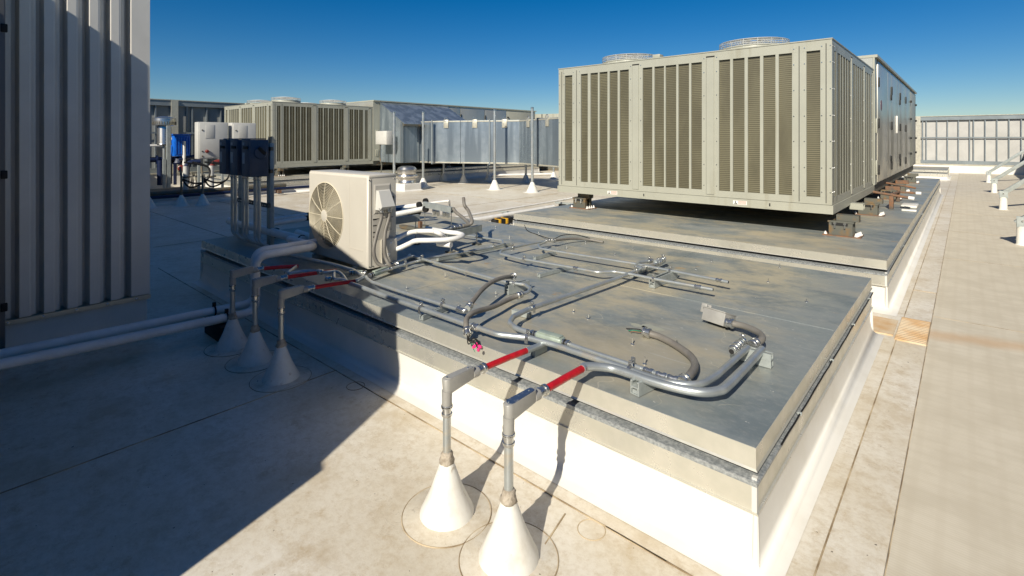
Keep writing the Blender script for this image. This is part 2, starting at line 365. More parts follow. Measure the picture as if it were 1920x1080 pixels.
for y in (6.35, 9.6, 12.5, 15.6, 18.7, 21.8, 24.9): 
    sm.box(-0.235, 1.95, y-0.003, y+0.003, 0.004, 0.0075)
sm.box(-0.2365, -0.2325, -3, 34.6, 0.003, 0.0080)
struct(sm.build('roof_seam', 'seam', smooth=False))
t = thing('walkway_pad', 'ribbed walkway pad stained rusty brown at the gap between the two long curbs', 'roof pad', (-0.34, 5.8, 0))
pm = MB().box(-0.452, -0.24, 5.42, 6.12, 0.0, 0.012)
for k in range(14): pm.box(-0.448, -0.244, 5.45+k*0.048, 5.468+k*0.048, 0.010, 0.0155)
pm.build('pad', 'rustpad', t, smooth=False)
t = thing('drain_pad', 'narrow rust-stained pad inside the gap between the two curbs', 'roof pad', (-0.7, 5.8, 0))
MB().box(-1.6, -0.47, 5.50, 5.98, 0.0, 0.011).build('pad', 'rustpad', t, smooth=False)

# ------------------------------------------------------------------ curbs
def curb(name, label, rc, seams=(), screws=(), group='sheet-metal topped roof curbs', zt=0.50):
    x0, x1, y0, y1 = rc; d = zt-0.5
    t = thing(name, label, 'roof curb', ((x0+x1)/2, (y0+y1)/2, 0), group)
    MB().loft_rect(rc, [(0.085, 0.002), (0.045, 0.012), (0.018, 0.035), (0.004, 0.075), (-0.006, 0.13), (-0.008, 0.26+d), (-0.008, 0.345+d)]).build('wall', 'curbwhite', t, ang=60)
    for (cx, cy) in ((x0, y0), (x1, y0), (x1, y1)):
        MB().tube([(cx, cy, 0.02), (cx, cy, 0.249+d)], [0.016, 0.010], 10).build('corner_bead', 'curbwhite', t)
    MB().loft_rect(rc, [(-0.006, 0.243+d), (0.010, 0.243+d), (0.010, 0.250+d), (0.002, 0.252+d), (0.002, 0.366+d), (-0.01, 0.366+d)]).build('flashing', 'capedge', t, smooth=False)
    MB().loft_rect(rc, [(0.000, 0.350+d), (0.006, 0.350+d), (0.006, 0.368+d), (0.013, 0.371+d), (0.013, 0.375+d), (-0.04, 0.383+d)]).build('ledge', 'spangle', t, smooth=False)
    MB().loft_rect(rc, [(-0.034, 0.378+d), (-0.034, 0.416+d)]).build('gap', 'dark', t, smooth=False)
    cap = MB().loft_rect(rc, [(-0.02, 0.414+d), (0.004, 0.410+d), (0.0075, 0.4105+d), (0.001, 0.418+d), (0.0, 0.4985+d), (-0.0015, 0.4995+d)])
    cap.build('cap_edge', 'capedge', t, smooth=False)
    tp = MB().box(x0+0.001, x1-0.001, y0+0.001, y1-0.001, 0.47+d, 0.5+d)
    tp.build('sheet_top', 'zinctop', t, smooth=False)
    for (a, b, c, e) in seams:
        MB().box(a, b, c, e, 0.4995+d, 0.5022+d).build('sheet_seam', 'zinctop', t, smooth=False)
    for p in screws:
        q = MB(); q.tube([(p[0], p[1], 0.5+d), (p[0]+random.uniform(-.004, .004), p[1], 0.5+d+p[2])], 0.0035, 6)
        q.lathe((p[0], p[1], 0.5+d), [(0.012, 0), (0.012, 0.003), (0.006, 0.007), (0.004, 0.008)], 10)
        q.build('screw', 'fitting', t)
    for (cx, cy) in ((x1, y0), (x0, y0)):
        MB().box(cx-0.014, cx+0.005, cy-0.005, cy+0.014, 0.25+d, 0.385+d).build('caulk', 'caulk', t, smooth=False)
    return t
A_RC = (-6.83, -0.61, 2.12, 5.39)
scr = [(874, 513, 0), (763, 542, 0), (835, 520, 0), (860, 575, 0), (930, 553, 0), (1103, 598, 0), (1075, 585, 0), (1037, 632, 0), (1209, 683, 0),
       (1270, 645, 0), (1305, 505, 0), (1187, 467, 0), (1153, 478, 0), (1334, 490, 0), (1440, 529, 0), (1462, 502, 0), (955, 447, 0),
       (1063, 466, 0), (929, 427, 0), (1098, 456, 0), (1512, 566, 0), (1186, 646, 0), (958, 423, 0), (1010, 437, 0)]
scr = [(*at(a, b, 0.5).xy, random.choice((0.03, 0.04, 0.022))) for a, b, _ in scr]
curbA = curb('roof_curb', 'wide low curb in front carrying the conduits and the small ivory outdoor unit', A_RC,
             seams=[(-6.82, -0.62, 3.752, 3.758), (-3.30, -3.294, 2.13, 5.38), (-2.16, -2.155, 3.76, 5.38)], screws=scr)
B_RC = (-5.46, -0.58, 6.21, 20.4)
curbB = curb('roof_curb', 'long curb on the right under the big louvred rooftop unit', B_RC, zt=0.51,
             seams=[(-3.02, -3.01, 6.22, 20.3), (-5.4, -0.6, 10.5, 10.508)])
copy_tree(curbB, Vector(curbB.location)+Vector((-15.65, 0, 0)), 'curb far back on the left under the distant louvred unit')
curb('roof_curb', 'empty curb with flat grey cover at the far end by the fence', (-9, -0.56, 27.9, 31.5), zt=0.42)
for (px_c, rr_, sq) in (((1196, 610), 0.042, 0.6), ((1222, 614), 0.055, 0.8)):
    c_ = at(*px_c, 0.5006); P = []
    for k in range(28):
        a_ = 2*PI*k/28; q_ = rr_*(1+0.16*math.sin(3*a_+sq)+0.08*math.sin(7*a_)); P.append((c_.x+math.cos(a_)*q_*1.3, c_.y+math.sin(a_)*q_*sq, 0.5004))
    MB().extrude(P, (0, 0, 0.0005)).build('dried_stain', 'stain', curbA, smooth=False)
# a thin black cable stapled along the right lip of both long curbs
for (y0, y1, lab) in ((2.4, 5.3, 'thin black cable clipped along the right lip of the front curb'), (6.3, 19.5, 'thin black cable clipped along the right lip of the long rear curb')):
    t = thing('cable', lab, 'cable', (-0.59, y0, 0.4), 'cables clipped to curb lips'); n = 26; pts = []
    for i in range(n+1):
        y = y0+(y1-y0)*i/n; pts.append((-0.588+(0.03 if y0 > 6 else 0)+random.uniform(-.0015, .0015), y, 0.398+0.002*math.sin(i*1.3)+(0.01 if y0 > 6 else 0)))
    MB().tube(smooth_path(pts, 3), 0.004, 6).build('wire', 'black', t)
    for i in range(3, n, 7):
        MB().box(pts[i][0]-0.012, pts[i][0]+0.008, pts[i][1]-0.008, pts[i][1]+0.008, pts[i][2]-0.006, pts[i][2]+0.006, 0.002).build('clip', 'strut', t)

# ------------------------------------------------------------------ the unseen penthouse shaped for its shadow, behind the camera, and the ribbed wall on the left
WX, WY = -5.40, 1.268
t = thing('ribbed_wall', 'tall grey wall of vertical metal ribs standing on a white base at the left edge', 'wall', (WX, 0.5, 0))
rb = MB()
prof = []
y = WY-0.10; pitch = 0.158
rb.box(-22.6, WX-0.135, -2.2, WY-0.012, 0.30, 3.09)
# standing ribs: trapezoid profile, long in Z
poly = [(WX-0.13, WY, 0), (WX, WY, 0), (WX, WY-0.135, 0)]
yy = WY-0.135
while yy > -0.35:
    poly += [(WX-0.115, yy-0.016, 0), (WX-0.115, yy-0.040, 0), (WX-0.04, yy-0.044, 0), (WX-0.04, yy-0.078, 0), (WX-0.002, yy-0.074, 0), (WX-0.002, yy-0.076, 0), (WX, yy-0.086, 0), (WX, yy-0.140, 0)]
    yy -= 0.140
poly += [(WX-0.13, yy, 0)]
ribs = MB().extrude([(a, b, 0.341) for a, b, c in poly], (0, 0, 2.749))
ribs.build('siding', 'ribbed', t, smooth=False)
rb.build('wall_core', 'ribbed', t, smooth=False)
MB().box(-22.6, WX-0.02, -2.2, WY-0.02, 0.0, 0.30).build('base', 'curbwhite', t, smooth=False)
ft = MB().box(WX-0.03, WX+0.006, -2.2, WY+0.004, 0.30, 0.336)
ft.build('base_flashing', 'galv', t, smooth=False)
for k in range(7):
    MB().lathe((WX+0.006, WY-0.10-k*0.2, 0.318), [(0.010, 0), (0.010, 0.004), (0.004, 0.007)], 10, (1, 0, 0)).build('screw', 'fitting', t)
MB().box(-22.65, WX+0.012, -2.25, WY+0.012, 3.09, 3.13).build('coping', 'galv', t, smooth=False)
t = thing('metal_cabinet', 'dark metal cabinet side with black latches at the extreme left edge', 'cabinet', (-5.2, 0, 0.16))
MB().box(-5.34, -5.15, -0.6, 0.341, 0.18, 3.0, 0.01).build('body', 'penthouse', t)
MB().box(-5.39, -5.34, 0.30, 0.345, 0.18, 3.0).build('mounting_flange', 'galv', t)
for z in (0.5, 1.45, 2.5): MB().box(-5.165, -5.14, 0.315, 0.352, z-0.03, z+0.03, 0.006).build('latch', 'black', t)

t = thing('penthouse', 'unseen grey sheet-metal penthouse out of frame at left, stepped outline shaped to cast the left shadow', 'penthouse', (-4, -2.5, 0))  # unseen mass behind the camera, outline set by the shadow it throws
pf = [(-5.42, 0), (-1.85, 0), (-1.85, 1.63), (-1.91, 1.65), (-1.97, 1.88), (-2.045, 2.15), (-2.10, 2.45), (-2.10, 2.80), (-2.24, 2.80), (-2.30, 2.62), (-2.52, 2.66), (-2.60, 2.84), (-2.9, 2.93),
      (-3.02, 3.03), (-3.81, 3.24), (-4.75, 3.52), (-5.42, 3.54)]
MB().extrude([(a, -1.0, b) for a, b in pf], (0, -3, 0)).build('housing', 'penthouse', t, smooth=False)
ribm = MB()
for k in range(17): ribm.box(-5.3+k*0.2, -5.25+k*0.2, -1.0, -0.985, 0.15, 1.5)
ribm.build('siding', 'ribbed', t, smooth=False)

# ------------------------------------------------------------------ fences
def fence(label, p0, p1, inward, zb, zt, panel, post_every=6.1, step=0.63):
    p0, p1 = Vector((*p0, 0)), Vector((*p1, 0)); d = p1-p0; L = d.length; d.normalize(); n = Vector((*inward, 0))
    t = thing('screen_fence', label, 'fence', tuple((p0+p1)/2), 'screen fences round the roof')
    def bar(a, b, z0, z1, n0, n1):
        c = p0+d*((a+b)/2)+n*((n0+n1)/2)+Vector((0, 0, (z0+z1)/2))
        return MB().obox(c, d*(b-a)/2, n*(n1-n0)/2, (0, 0, (z1-z0)/2))
    bar(0, L, 0, zb-0.1, -0.25, 0.22).build('parapet', 'curbwhite', t, smooth=False)
    bar(0, L, zb-0.1, zb-0.05, -0.27, 0.25).build('coping', 'galv', t, smooth=False)
    bar(0, L, zb+0.02, zt-0.05, -0.06, -0.04).build('panel', panel, t, smooth=False)
    bar(0, L, zt-0.20, zt, -0.035, 0.10).build('top_rail', 'stud', t, smooth=False)
    bar(0, L, zt, zt+0.03, -0.10, 0.13).build('cap_rail', 'galv', t, smooth=False)
    bar(0, L, zb-0.04, zb+0.12, -0.035, 0.10).build('bottom_rail', 'stud', t, smooth=False)
    zm = (zb+zt)/2+0.1
    bar(0, L, zm-0.03, zm+0.03, 0.066, 0.085).build('mid_rail', 'stud', t, smooth=False)
    s = 0.3; k = 0
    while s < L-0.2 and k < 98:
        bar(s-0.022, s+0.022, zb+0.12, zt-0.20, -0.035, 0.062).build('stud', 'stud', t, smooth=False)
        s += step*(0.35 if k % 5 == 3 else 1); k += 1
    s = 1.8
    while s < L:
        bar(s-0.11, s+0.11, zb-0.05, zt-0.002, 0.102, 0.16).build('post', 'galv', t, smooth=False); s += post_every
    return t
fence('pale screen fence of steel studs across the far right end of the roof', (-22, 35), (3.1, 35), (0, -1), 0.5, 2.92, 'fence', step=0.43)
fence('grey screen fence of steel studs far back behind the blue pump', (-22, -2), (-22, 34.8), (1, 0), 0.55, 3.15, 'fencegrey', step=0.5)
fence('screen fence held up by the slanted braces along the right side', (3.0, -6), (3.0, 34.7), (-1, 0), 0.3, 2.9, 'fence')

# slanted braces on white pipe feet
def brace(y, lab):
    t = thing('fence_brace', lab, 'brace', (0.69, y, 0), 'slanted fence braces')
    MB().lathe((0.69, y, 0), [(0.10, 0), (0.085, 0.01), (0.076, 0.03), (0.072, 0.30), (0.066, 0.305)], 24).build('foot', 'boot', t)
    q = MB()
    for s in (-0.05, 0.05): q.box(0.62, 0.77, y+s-0.005, y+s+0.005, 0.29, 0.46)
    q.box(0.62, 0.77, y-0.06, y+0.06, 0.30, 0.315); q.build('bracket', 'strut', t)
    MB().tube([(0.69, y-0.075, 0.40), (0.69, y+0.075, 0.40)], 0.016, 6).build('bolt', 'fitting', t)
    a = R(41); d = Vector((math.cos(a), 0, math.sin(a))); L = 2.95
    MB().obox(Vector((0.62, y, 0.345))+d*L/2, d*L/2, (0, 0.043, 0), Vector((-d.z, 0, d.x))*0.05, 0.004).build('arm', 'strut', t)
    return t
br = ['nearest slanted brace whose white foot touches the right edge', 'slanted steel brace on a white pipe foot, nearest of the three in full view',
      'slanted steel brace on a white pipe foot, middle of the three in view', 'slanted steel brace on a white pipe foot, farthest of the three in view']
for y, l in zip((11.62, 17.2, 22.5, 27.7), br): brace(y, l)

# ------------------------------------------------------------------ big rooftop unit
FX = [(-5.233, -5.075), (-4.9, -4.76), (-4.707, -4.562), (-4.531, -4.379), (-4.34, -4.192), (-4.154, -3.992), (-3.753, -3.592), (-3.557, -3.402), (-3.377, -3.21), (-3.177, -3.016), (-2.984, -2.828), (-2.587, -2.435), (-2.399, -2.245), (-2.204, -2.049), (-2.009, -1.86), (-1.821, -1.665), (-1.502, -1.349)]
SY = [(7.453, 7.563), (7.67, 7.846), (7.879, 8.037), (8.071, 8.231), (8.266, 8.429), (8.464, 8.63), (8.88, 9.051), (9.089, 9.24), (9.278, 9.445), (9.484, 9.64), (9.674, 9.852), (10.089, 10.242), (10.283, 10.449), (10.486, 10.644), (10.74, 10.848)]
UX0, UX1, UY0, UY1, UY2 = -5.365, -1.224, 7.30, 11.06, 20.9
def big_unit(label):
    t = thing('rooftop_unit', label, 'air handler', ((UX0+UX1)/2, 13, 0.78), 'big louvred rooftop units')
    Z0, Z1, O0, O1 = 0.897, 2.94, 0.985, 2.815
    MB().box(UX0-0.015, UX1+0.015, UY0-0.015, UY1+0.02, 0.785, 0.893).build('base_rail', 'beige', t, smooth=False)
    MB().box(UX0+0.05, UX1-0.03, UY1+0.022, UY2, 0.72, 0.893).build('base_rail', 'isol', t, smooth=False)
    MB().box(UX0+0.010, UX1-0.010, UY0+0.03, UY1-0.02, Z0+0.02, Z1-0.09).build('coil', 'coil', t, smooth=False)
    for xx in (UX0+0.007, UX1-0.0095): MB().box(xx, xx+0.0025, UY0+0.06, UY1-0.03, Z0+0.03, Z1-0.10).build('side_coil_shade', 'coilshade', t, smooth=False)  # thin sheets over the coil with the side openings' shade painted in
    def face(name, segs, mk):
        f = MB(); T = 0.05
        lo, hi = mk['lo'], mk['hi']; bx = mk['bx']
        f_ = lambda a, b, z0, z1, p=0.0: bx(f, a, b, z0, z1, p)
        f_(lo, hi, Z0, O0); f_(lo, hi, O1, Z1-0.002)
        e = [lo]+[v for s in segs for v in s]+[hi]
        for i in range(0, len(e), 2): f_(e[i], e[i+1], O0+0.0005, O1-0.0005)
        f.build(name, 'beige', t, smooth=False)
        # wide posts carry a raised strip between dark slits, with rows of screws
        for i in range(0, len(e), 2):
            w = e[i+1]-e[i]; a, b = e[i], e[i+1]
            if w > 0.2:
                g = MB(); bx(g, a+w*0.28, b-w*0.28, Z0+0.03, O1+0.05, 0.010); g.build('cover_strip', 'beige', t, smooth=False)
                g = MB(); bx(g, a+w*0.25, b-w*0.25, O1+0.052, O1+0.072, 0.003); bx(g, a+w*0.255, a+w*0.278, Z0+0.03, O1+0.05, 0.002); g.build('slit', 'dark', t, smooth=False)
            elif w > 0.10:
                g = MB(); m = (a+b)/2; bx(g, m-0.004, m+0.004, Z0+0.02, Z1-0.05, 0.002); g.build('slit', 'dark', t, smooth=False)
            if w > 0.12:
                s = MB()
                for zz in (1.05, 1.35, 1.68, 2.0, 2.33, 2.66, 2.86):
                    for q in ((a+w*0.13), (b-w*0.13)): mk['screw'](s, q, zz)
                s.build('screws', 'fitting', t)
    def bxf(f, a, b, z0, z1, p): f.box(a, b, UY0-p, UY0+0.028, z0, z1)
    def bxs(f, a, b, z0, z1, p): f.box(UX1-0.004, UX1+p, a, b, z0, z1)
    def bxl(f, a, b, z0, z1, p): f.box(UX0-p, UX0+0.004, a, b, z0, z1)
    face('front_frame', FX, dict(lo=UX0, hi=UX1, bx=bxf, screw=lambda s, q, z: s.lathe((q, UY0, z), [(0.009, 0), (0.007, 0.006)], 8, (0, -1, 0))))
    face('side_frame', SY, dict(lo=UY0+0.0285, hi=UY1, bx=bxs, screw=lambda s, q, z: s.lathe((UX1, q, z), [(0.009, 0), (0.007, 0.006)], 8, (1, 0, 0))))
    face('side_frame', SY, dict(lo=UY0+0.0285, hi=UY1, bx=bxl, screw=lambda s, q, z: s.lathe((UX0, q, z), [(0.009, 0), (0.007, 0.006)], 8, (-1, 0, 0))))
    # fine wire slats in the side openings
    sl = MB()
    for a, b in SY:
        if b-a > 0.1:
            for k in (0.5,): sl.box(UX1-0.0075, UX1-0.0055, a+(b-a)*k-0.004, a+(b-a)*k+0.004, O0, O1)
    sl.build('slat', 'beige', t, smooth=False)
    MB().box(UX0-0.008, UX1+0.008, UY0-0.008, UY1, Z1-0.0015, Z1+0.012).build('roof', 'beige', t, smooth=False)
    MB().box(-3.62, -3.50, 7.36, 7.50, Z1+0.012, Z1+0.075, 0.01).build('lifting_lug', 'beige', t)
    for (fx, fy) in ((-2.42, 8.30), (-4.52, 8.30), (-2.42, 10.1), (-4.52, 10.1)):
        sh = MB().lathe((fx, fy, Z1+0.01), [(0.56, 0), (0.52, 0.04), (0.475, 0.09), (0.465, 0.13), (0.47, 0.14), (0.44, 0.14), (0.43, 0.03)], 40).build('fan_shroud', 'beige', t, ang=50)
        g = MB(); zz = Z1+0.14
        for r_ in [0.06+0.037*i for i in range(12)]: g.ring((fx, fy, zz+0.135-0.045*(r_/0.47)**2), r_, 0.0045, seg=36, k=4)
        for z_ in (0.0, 0.03, 0.06, 0.09): g.ring((fx, fy, zz+z_), 0.485, 0.0045, seg=40, k=4)
        for k in range(16):
            a = 2*PI*k/16; c_, s_ = math.cos(a), math.sin(a)
            g.tube([(fx+0.47*c_, fy+0.47*s_, zz-0.05), (fx+0.485*c_, fy+0.485*s_, zz+0.09), (fx+0.06*c_, fy+0.06*s_, zz+0.135)], 0.0045, 4)
        g.build('fan_guard', 'guardwire', sh)
        b = MB().lathe((fx, fy, Z1+0.05), [(0.07, 0), (0.07, 0.12), (0.03, 0.13)], 16)
        for k in range(4):
            a = k*PI/2+0.3; c_, s_ = math.cos(a), math.sin(a)
            b.add([(fx+0.06*c_, fy+0.06*s_, Z1+0.07), (fx+0.42*c_-0.1*s_, fy+0.42*s_+0.1*c_, Z1+0.06), (fx+0.42*c_+0.12*s_, fy+0.42*s_-0.12*c_, Z1+0.13), (fx+0.06*c_+0.05*s_, fy+0.06*s_-0.05*c_, Z1+0.11)], [(0, 1, 2, 3)])
        b.build('fan_blade', 'isol', sh)
    # rear section of shiny doors
    RZ = 3.20; X = UX1+0.02
    MB().box(UX0+0.06, X-0.03, UY1+0.012, UY2, 0.895, RZ-0.04).build('rear_housing', 'door', t, smooth=False)
    MB().box(UX0+0.02, X+0.04, UY1+0.01, UY2+0.03, RZ-0.035, RZ+0.012).build('rear_roof', 'beige', t, smooth=False)
    MB().box(X-0.028, X, UY1+0.012, UY1+0.30, 0.897, RZ-0.037).build('corner_post', 'beige', t, smooth=False)
    ds = [11.40, 12.95, 13.62, 14.9, 15.55, 17.1, 18.6, 20.85]
    for i in range(len(ds)-1):
        a, b = ds[i], ds[i+1]; m = 'beige' if i == 6 else 'door'
        d = MB().box(X-0.027, X+0.012, a+0.012, b-0.012, 0.93, RZ-0.07, 0.006).build('access_door', m, t)
        if b-a > 0.9 and i < 6:
            for z in (1.15, 2.0, 2.75):
                MB().box(X+0.006, X+0.035, a+0.02, a+0.06, z-0.09, z+0.09, 0.008).build('latch', 'black', d)
            if i == 2: MB().box(X+0.012, X+0.04, b-0.24, b-0.18, 1.85, 2.25, 0.01).build('handle', 'paper', d)
        elif i == 6:
            for z in (1.3, 1.75, 2.3, 2.8): 
                for yy in (a+0.06, b-0.2): MB().box(X+0.01, X+0.05, yy, yy+0.09, z-0.03, z+0.03, 0.006).build('latch', 'black', d)
        else:
            for z in (1.3, 2.6): MB().box(X+0.006, X+0.035, b-0.06, b-0.025, z-0.06, z+0.06, 0.008).build('hinge', 'black', d)
    for yy in (11.2, 11.27): 
        for z in (1.2, 1.95): MB().box(X, X+0.02, yy-0.02, yy+0.03, z-0.13, z+0.13, 0.004).build('hinge', 'beige', t)
    for yy in (15.5, ): MB().lathe((X+0.012, 11.9, 2.35), [(0.10, 0), (0.10, 0.003)], 24, (1, 0, 0)).build('emblem', 'redknob', t)
    # warning stickers on the base rail: white field, running-figure mark, orange bands
    for sx in (-4.28, -2.30):
        st = MB().box(sx-0.09, sx+0.09, UY0-0.0175, UY0-0.0155, 0.815, 0.868).build('sticker', 'paper', t, smooth=False)
        mk = MB(); y_ = UY0-0.019
        mk.box(sx-0.080, sx-0.035, y_, y_+0.001, 0.820, 0.826); mk.lathe((sx-0.058, y_+0.001, 0.857), [(0.006, 0), (0.006, 0.001)], 10, (0, -1, 0))
        mk.obox((sx-0.060, y_, 0.842), (0.003, 0, 0.011), (0, 0.0006, 0), (0.004, 0, -0.001)); mk.obox((sx-0.050, y_, 0.833), (0.010, 0, -0.006), (0, 0.0006, 0), (0.002, 0, 0.003))
        mk.build('pictogram', 'black', st, smooth=False)
        bn = MB()
        for z in (0.826, 0.838, 0.850, 0.861): bn.box(sx-0.025, sx+0.082, y_, y_+0.001, z-0.0022, z+0.0022)
        bn.build('text_band', 'orange', st, smooth=False)
    for sx in (-3.75, -1.95):
        MB().box(sx-0.05, sx+0.05, UY0-0.019, UY0-0.016, 0.80, 0.885).build('lifting_bracket', 'beige', t, smooth=False)
        MB().box(sx+0.018, sx+0.034, UY0-0.021, UY0-0.0195, 0.825, 0.865).build('slot', 'dark', t, smooth=False)
    return t
U1 = big_unit('huge beige louvred rooftop unit on dark feet, dominating the right')
U2 = copy_tree(U1, Vector(U1.location)+Vector((-15.65, 0, 0)), 'distant beige louvred rooftop unit behind the navy switches and ivory unit')

def isolator(x, y, label, z=0.51, w=0.25, rusty=False):
    t = thing('vibration_isolator', label, 'isolator foot', (x, y, z), 'isolator feet under the rooftop units')
    MB().box(x-0.19, x+0.21, y-0.03, y+0.24, z, z+0.012).build('base_plate', 'rust', t, smooth=False)
    h = MB().box(x-w/2, x+w/2, y, y+0.008, z+0.012, z+0.165)
    h.box(x-w/2, x+w/2, y+0.19, y+0.198, z+0.012, z+0.165); h.box(x-w/2, x-w/2+0.012, y+0.0085, y+0.1895, z+0.012, z+0.12)
    h.box(x+w/2-0.012, x+w/2, y+0.0085, y+0.06, z+0.012, z+0.165); h.box(x+w/2-0.012, x+w/2, y+0.14, y+0.1895, z+0.012, z+0.165)
    h.build('housing', 'isol', t, smooth=False)
    MB().box(x-w/2-0.012, x+w/2+0.012, y-0.006, y+0.204, z+0.167, z+0.187).build('top_plate', 'isol', t, smooth=False)
    MB().box(x-w/2+0.03, x+w/2-0.05, y-0.004, y-0.001, z+0.13, z+0.162).build('slot', 'dark', t, smooth=False)
    for bx in (-0.06, 0.045):
        MB().lathe((x+bx, y-0.014, z+0.10), [(0.010, 0), (0.010, 0.045), (0.017, 0.046), (0.017, 0.066), (0.010, 0.067)], 6).build('bolt', 'fitting', t)
    MB().box(x-0.05, x+w/2+0.06, y+0.03, y+0.16, z+0.188, z+0.262).build('bracket', 'rust' if rusty else 'isol', t, smooth=False)
    q = MB()
    for k in range(4): MB().lathe((x+w/2+0.035+0.008*k, y+0.005+0.055*k, z+0.012), [(0.022, 0), (0.020, 0.012), (0.012, 0.02), (0.010, 0.04), (0.004, 0.044)], 8, jit=0.15).build('anchor_bolt', 'paper', t)
    MB().lathe((x-0.165, y+0.02, z+0.012), [(0.02, 0), (0.012, 0.02), (0.006, 0.035)], 8).build('anchor_bolt', 'paper', t)
    return t
iso = [(-1.15, 7.40, 'isolator foot under the near right corner of the huge unit, nearest of its row', False),
       (-1.15, 9.75, 'isolator foot second from the front along the right side of the huge unit', False),
       (-1.15, 12.6, 'rusty isolator foot beside the rust pipes along the huge unit', True),
       (-1.15, 14.6, 'isolator foot just past the rust pipes along the huge unit', True),
       (-1.15, 17.8, 'farthest isolator foot along the right side of the huge unit', False),
       (-5.0, 7.40, 'dark isolator foot under the left front corner of the huge unit', False)]
for i, (x, y, l, r_) in enumerate(iso):
    o = isolator(x, y, l, rusty=r_)
    if i in (0, 1, 3, 5):
        copy_tree(o, Vector(o.location)+Vector((-15.65, 0, 0)), {0: 'isolator foot below the near corner of the distant louvred unit', 1: 'isolator foot below the middle of the distant louvred unit', 3: 'isolator foot under the grey rear section of the distant unit', 5: 'isolator foot at the left end of the distant louvred unit'}[i])
# box bracket bolted to the base rail and rust coloured condensate piping
t = thing('pipe_trap', 'rusty copper drain pipes with white fittings beside the huge unit', 'drain pipe', (-0.9, 12, 0.6))
MB().tube([(-1.3, 10.9, 0.80), (-0.72, 10.9, 0.72)], 0.022, 10).build('pipe', 'rust', t); MB().tube([(-0.95, 10.9, 0.76), (-0.95, 12.3, 0.70), (-0.70, 12.3, 0.69)], 0.02, 10).build('pipe', 'rust', t); MB().tube([(-1.25, 13.2, 0.8), (-0.75, 13.2, 0.72)], 0.02, 10).build('pipe', 'rust', t)
MB().lathe((-0.72, 10.9, 0.72), [(0.03, 0), (0.03, 0.08)], 12, (1, 0, -0.1)).build('pipe_end', 'white', t); MB().lathe((-0.70, 12.3, 0.69), [(0.03, 0), (0.03, 0.08)], 12, (1, 0, 0)).build('pipe_end', 'white', t)
MB().box(-0.98, -0.92, 10.85, 10.95, 0.515, 0.735, 0.004).box(-1.0, -0.94, 12.25, 12.35, 0.515, 0.675, 0.004).build('support_block', 'rust', t)
MB().box(-0.85, -0.62, 11.2, 11.7, 0.512, 0.56, 0.02).build('splash_block', 'curbwhite', t); MB().box(-0.8, -0.6, 10.7, 10.82, 0.512, 0.54, 0.01).build('splash_block', 'curbwhite', t)
t = thing('square_tube', 'short square tube stub hanging under the side rail of the huge unit', 'bracket', (-1.15, 8.6, 0.7))
q = MB().box(-1.22, -1.06, 8.55, 8.70, 0.722, 0.73).box(-1.22, -1.06, 8.55, 8.70, 0.80, 0.808).box(-1.22, -1.06, 8.55, 8.558, 0.7305, 0.7995).box(-1.22, -1.06, 8.692, 8.70, 0.7305, 0.7995)
q.build('tube', 'beige', t, smooth=False)

# ------------------------------------------------------------------ conduit helpers
def coupling(p, d, parent, r=0.016, name='coupling', L=0.05):
    d = Vector(d).normalized(); p = Vector(p)
    q = MB().lathe(p-d*L/2, [(r*1.15, 0), (r*1.35, L*0.1), (r*1.35, L*0.28), (r*1.12, L*0.3), (r*1.12, L*0.68), (r*1.4, L*0.7), (r*1.4, L*0.92), (r*1.15, L)], 16, d)
    return q.build(name, 'fitting', parent)
def strap(p, d, parent, r=0.014):
    "one-piece strut clamp: a band over the pipe with an upright ear and bolt"
    d = Vector(d); d.z = 0; d.normalize(); n = Vector((-d.y, d.x, 0)); p = Vector(p); q = MB()
    arc = [p+n*(math.cos(a)*(r+0.003))+Vector((0, 0, 1))*math.sin(a)*(r+0.003) for a in [PI*k/8 for k in range(9)]]
    arc = [arc[0]-Vector((0, 0, r+0.010))]+arc+[arc[-1]-Vector((0, 0, r+0.010))]
    for a, b in zip(arc, arc[1:]):
        e = (b-a); q.obox((a+b)/2, e/2+e.normalized()*0.001, d*0.011, e.cross(d).normalized()*0.0016)
    q.obox(p+Vector((0, 0, r+0.016)), n*0.004, d*0.010, (0, 0, 0.014)); q.tube([p+Vector((0, 0, r+0.018))-n*0.016, p+Vector((0, 0, r+0.018))+n*0.016], 0.0045, 6)
    return q.build('clamp', 'fitting', parent)
def strut(name, a, b, w=0.034, h=0.032, label='', double=False, slots=True):
    "C-shaped strut rail lying on the curb from a to b, open end visible"
    a, b = Vector(a), Vector(b); d = (b-a); L = d.length; d.normalize(); n = Vector((-d.y, d.x, 0)); t = thing(name, label, 'strut rail', tuple((a+b)/2), 'strut rails under the conduits')
    q = MB(); c = (a+b)/2; th = 0.0028
    for lev in range(2 if double else 1):
        z = Vector((0, 0, h*lev+0.0005*lev)); up = Vector((0, 0, 1))
        q.obox(c+z+up*(th), d*L/2, n*w/2, up*th)
        for s in (-1, 1):
            q.obox(c+z+n*s*(w/2-th)+up*(h/2+th), d*L/2, n*th, up*(h/2-th)); q.obox(c+z+n*s*(w/2-0.0075)+up*(h-th), d*(L/2-0.0004), n*0.0048, up*th*0.9)
    q.build('channel', 'strut', t, smooth=False)
    MB().obox(c+Vector((0, 0, h*0.45)), d*(L/2-0.004), n*(w/2-0.009), (0, 0, h*0.25)).build('liner', 'strut', t, smooth=False)
    return t
def bdir(pts, i): 
    return (Vector(pts[min(i+1, len(pts)-1)])-Vector(pts[max(i-1, 0)]))

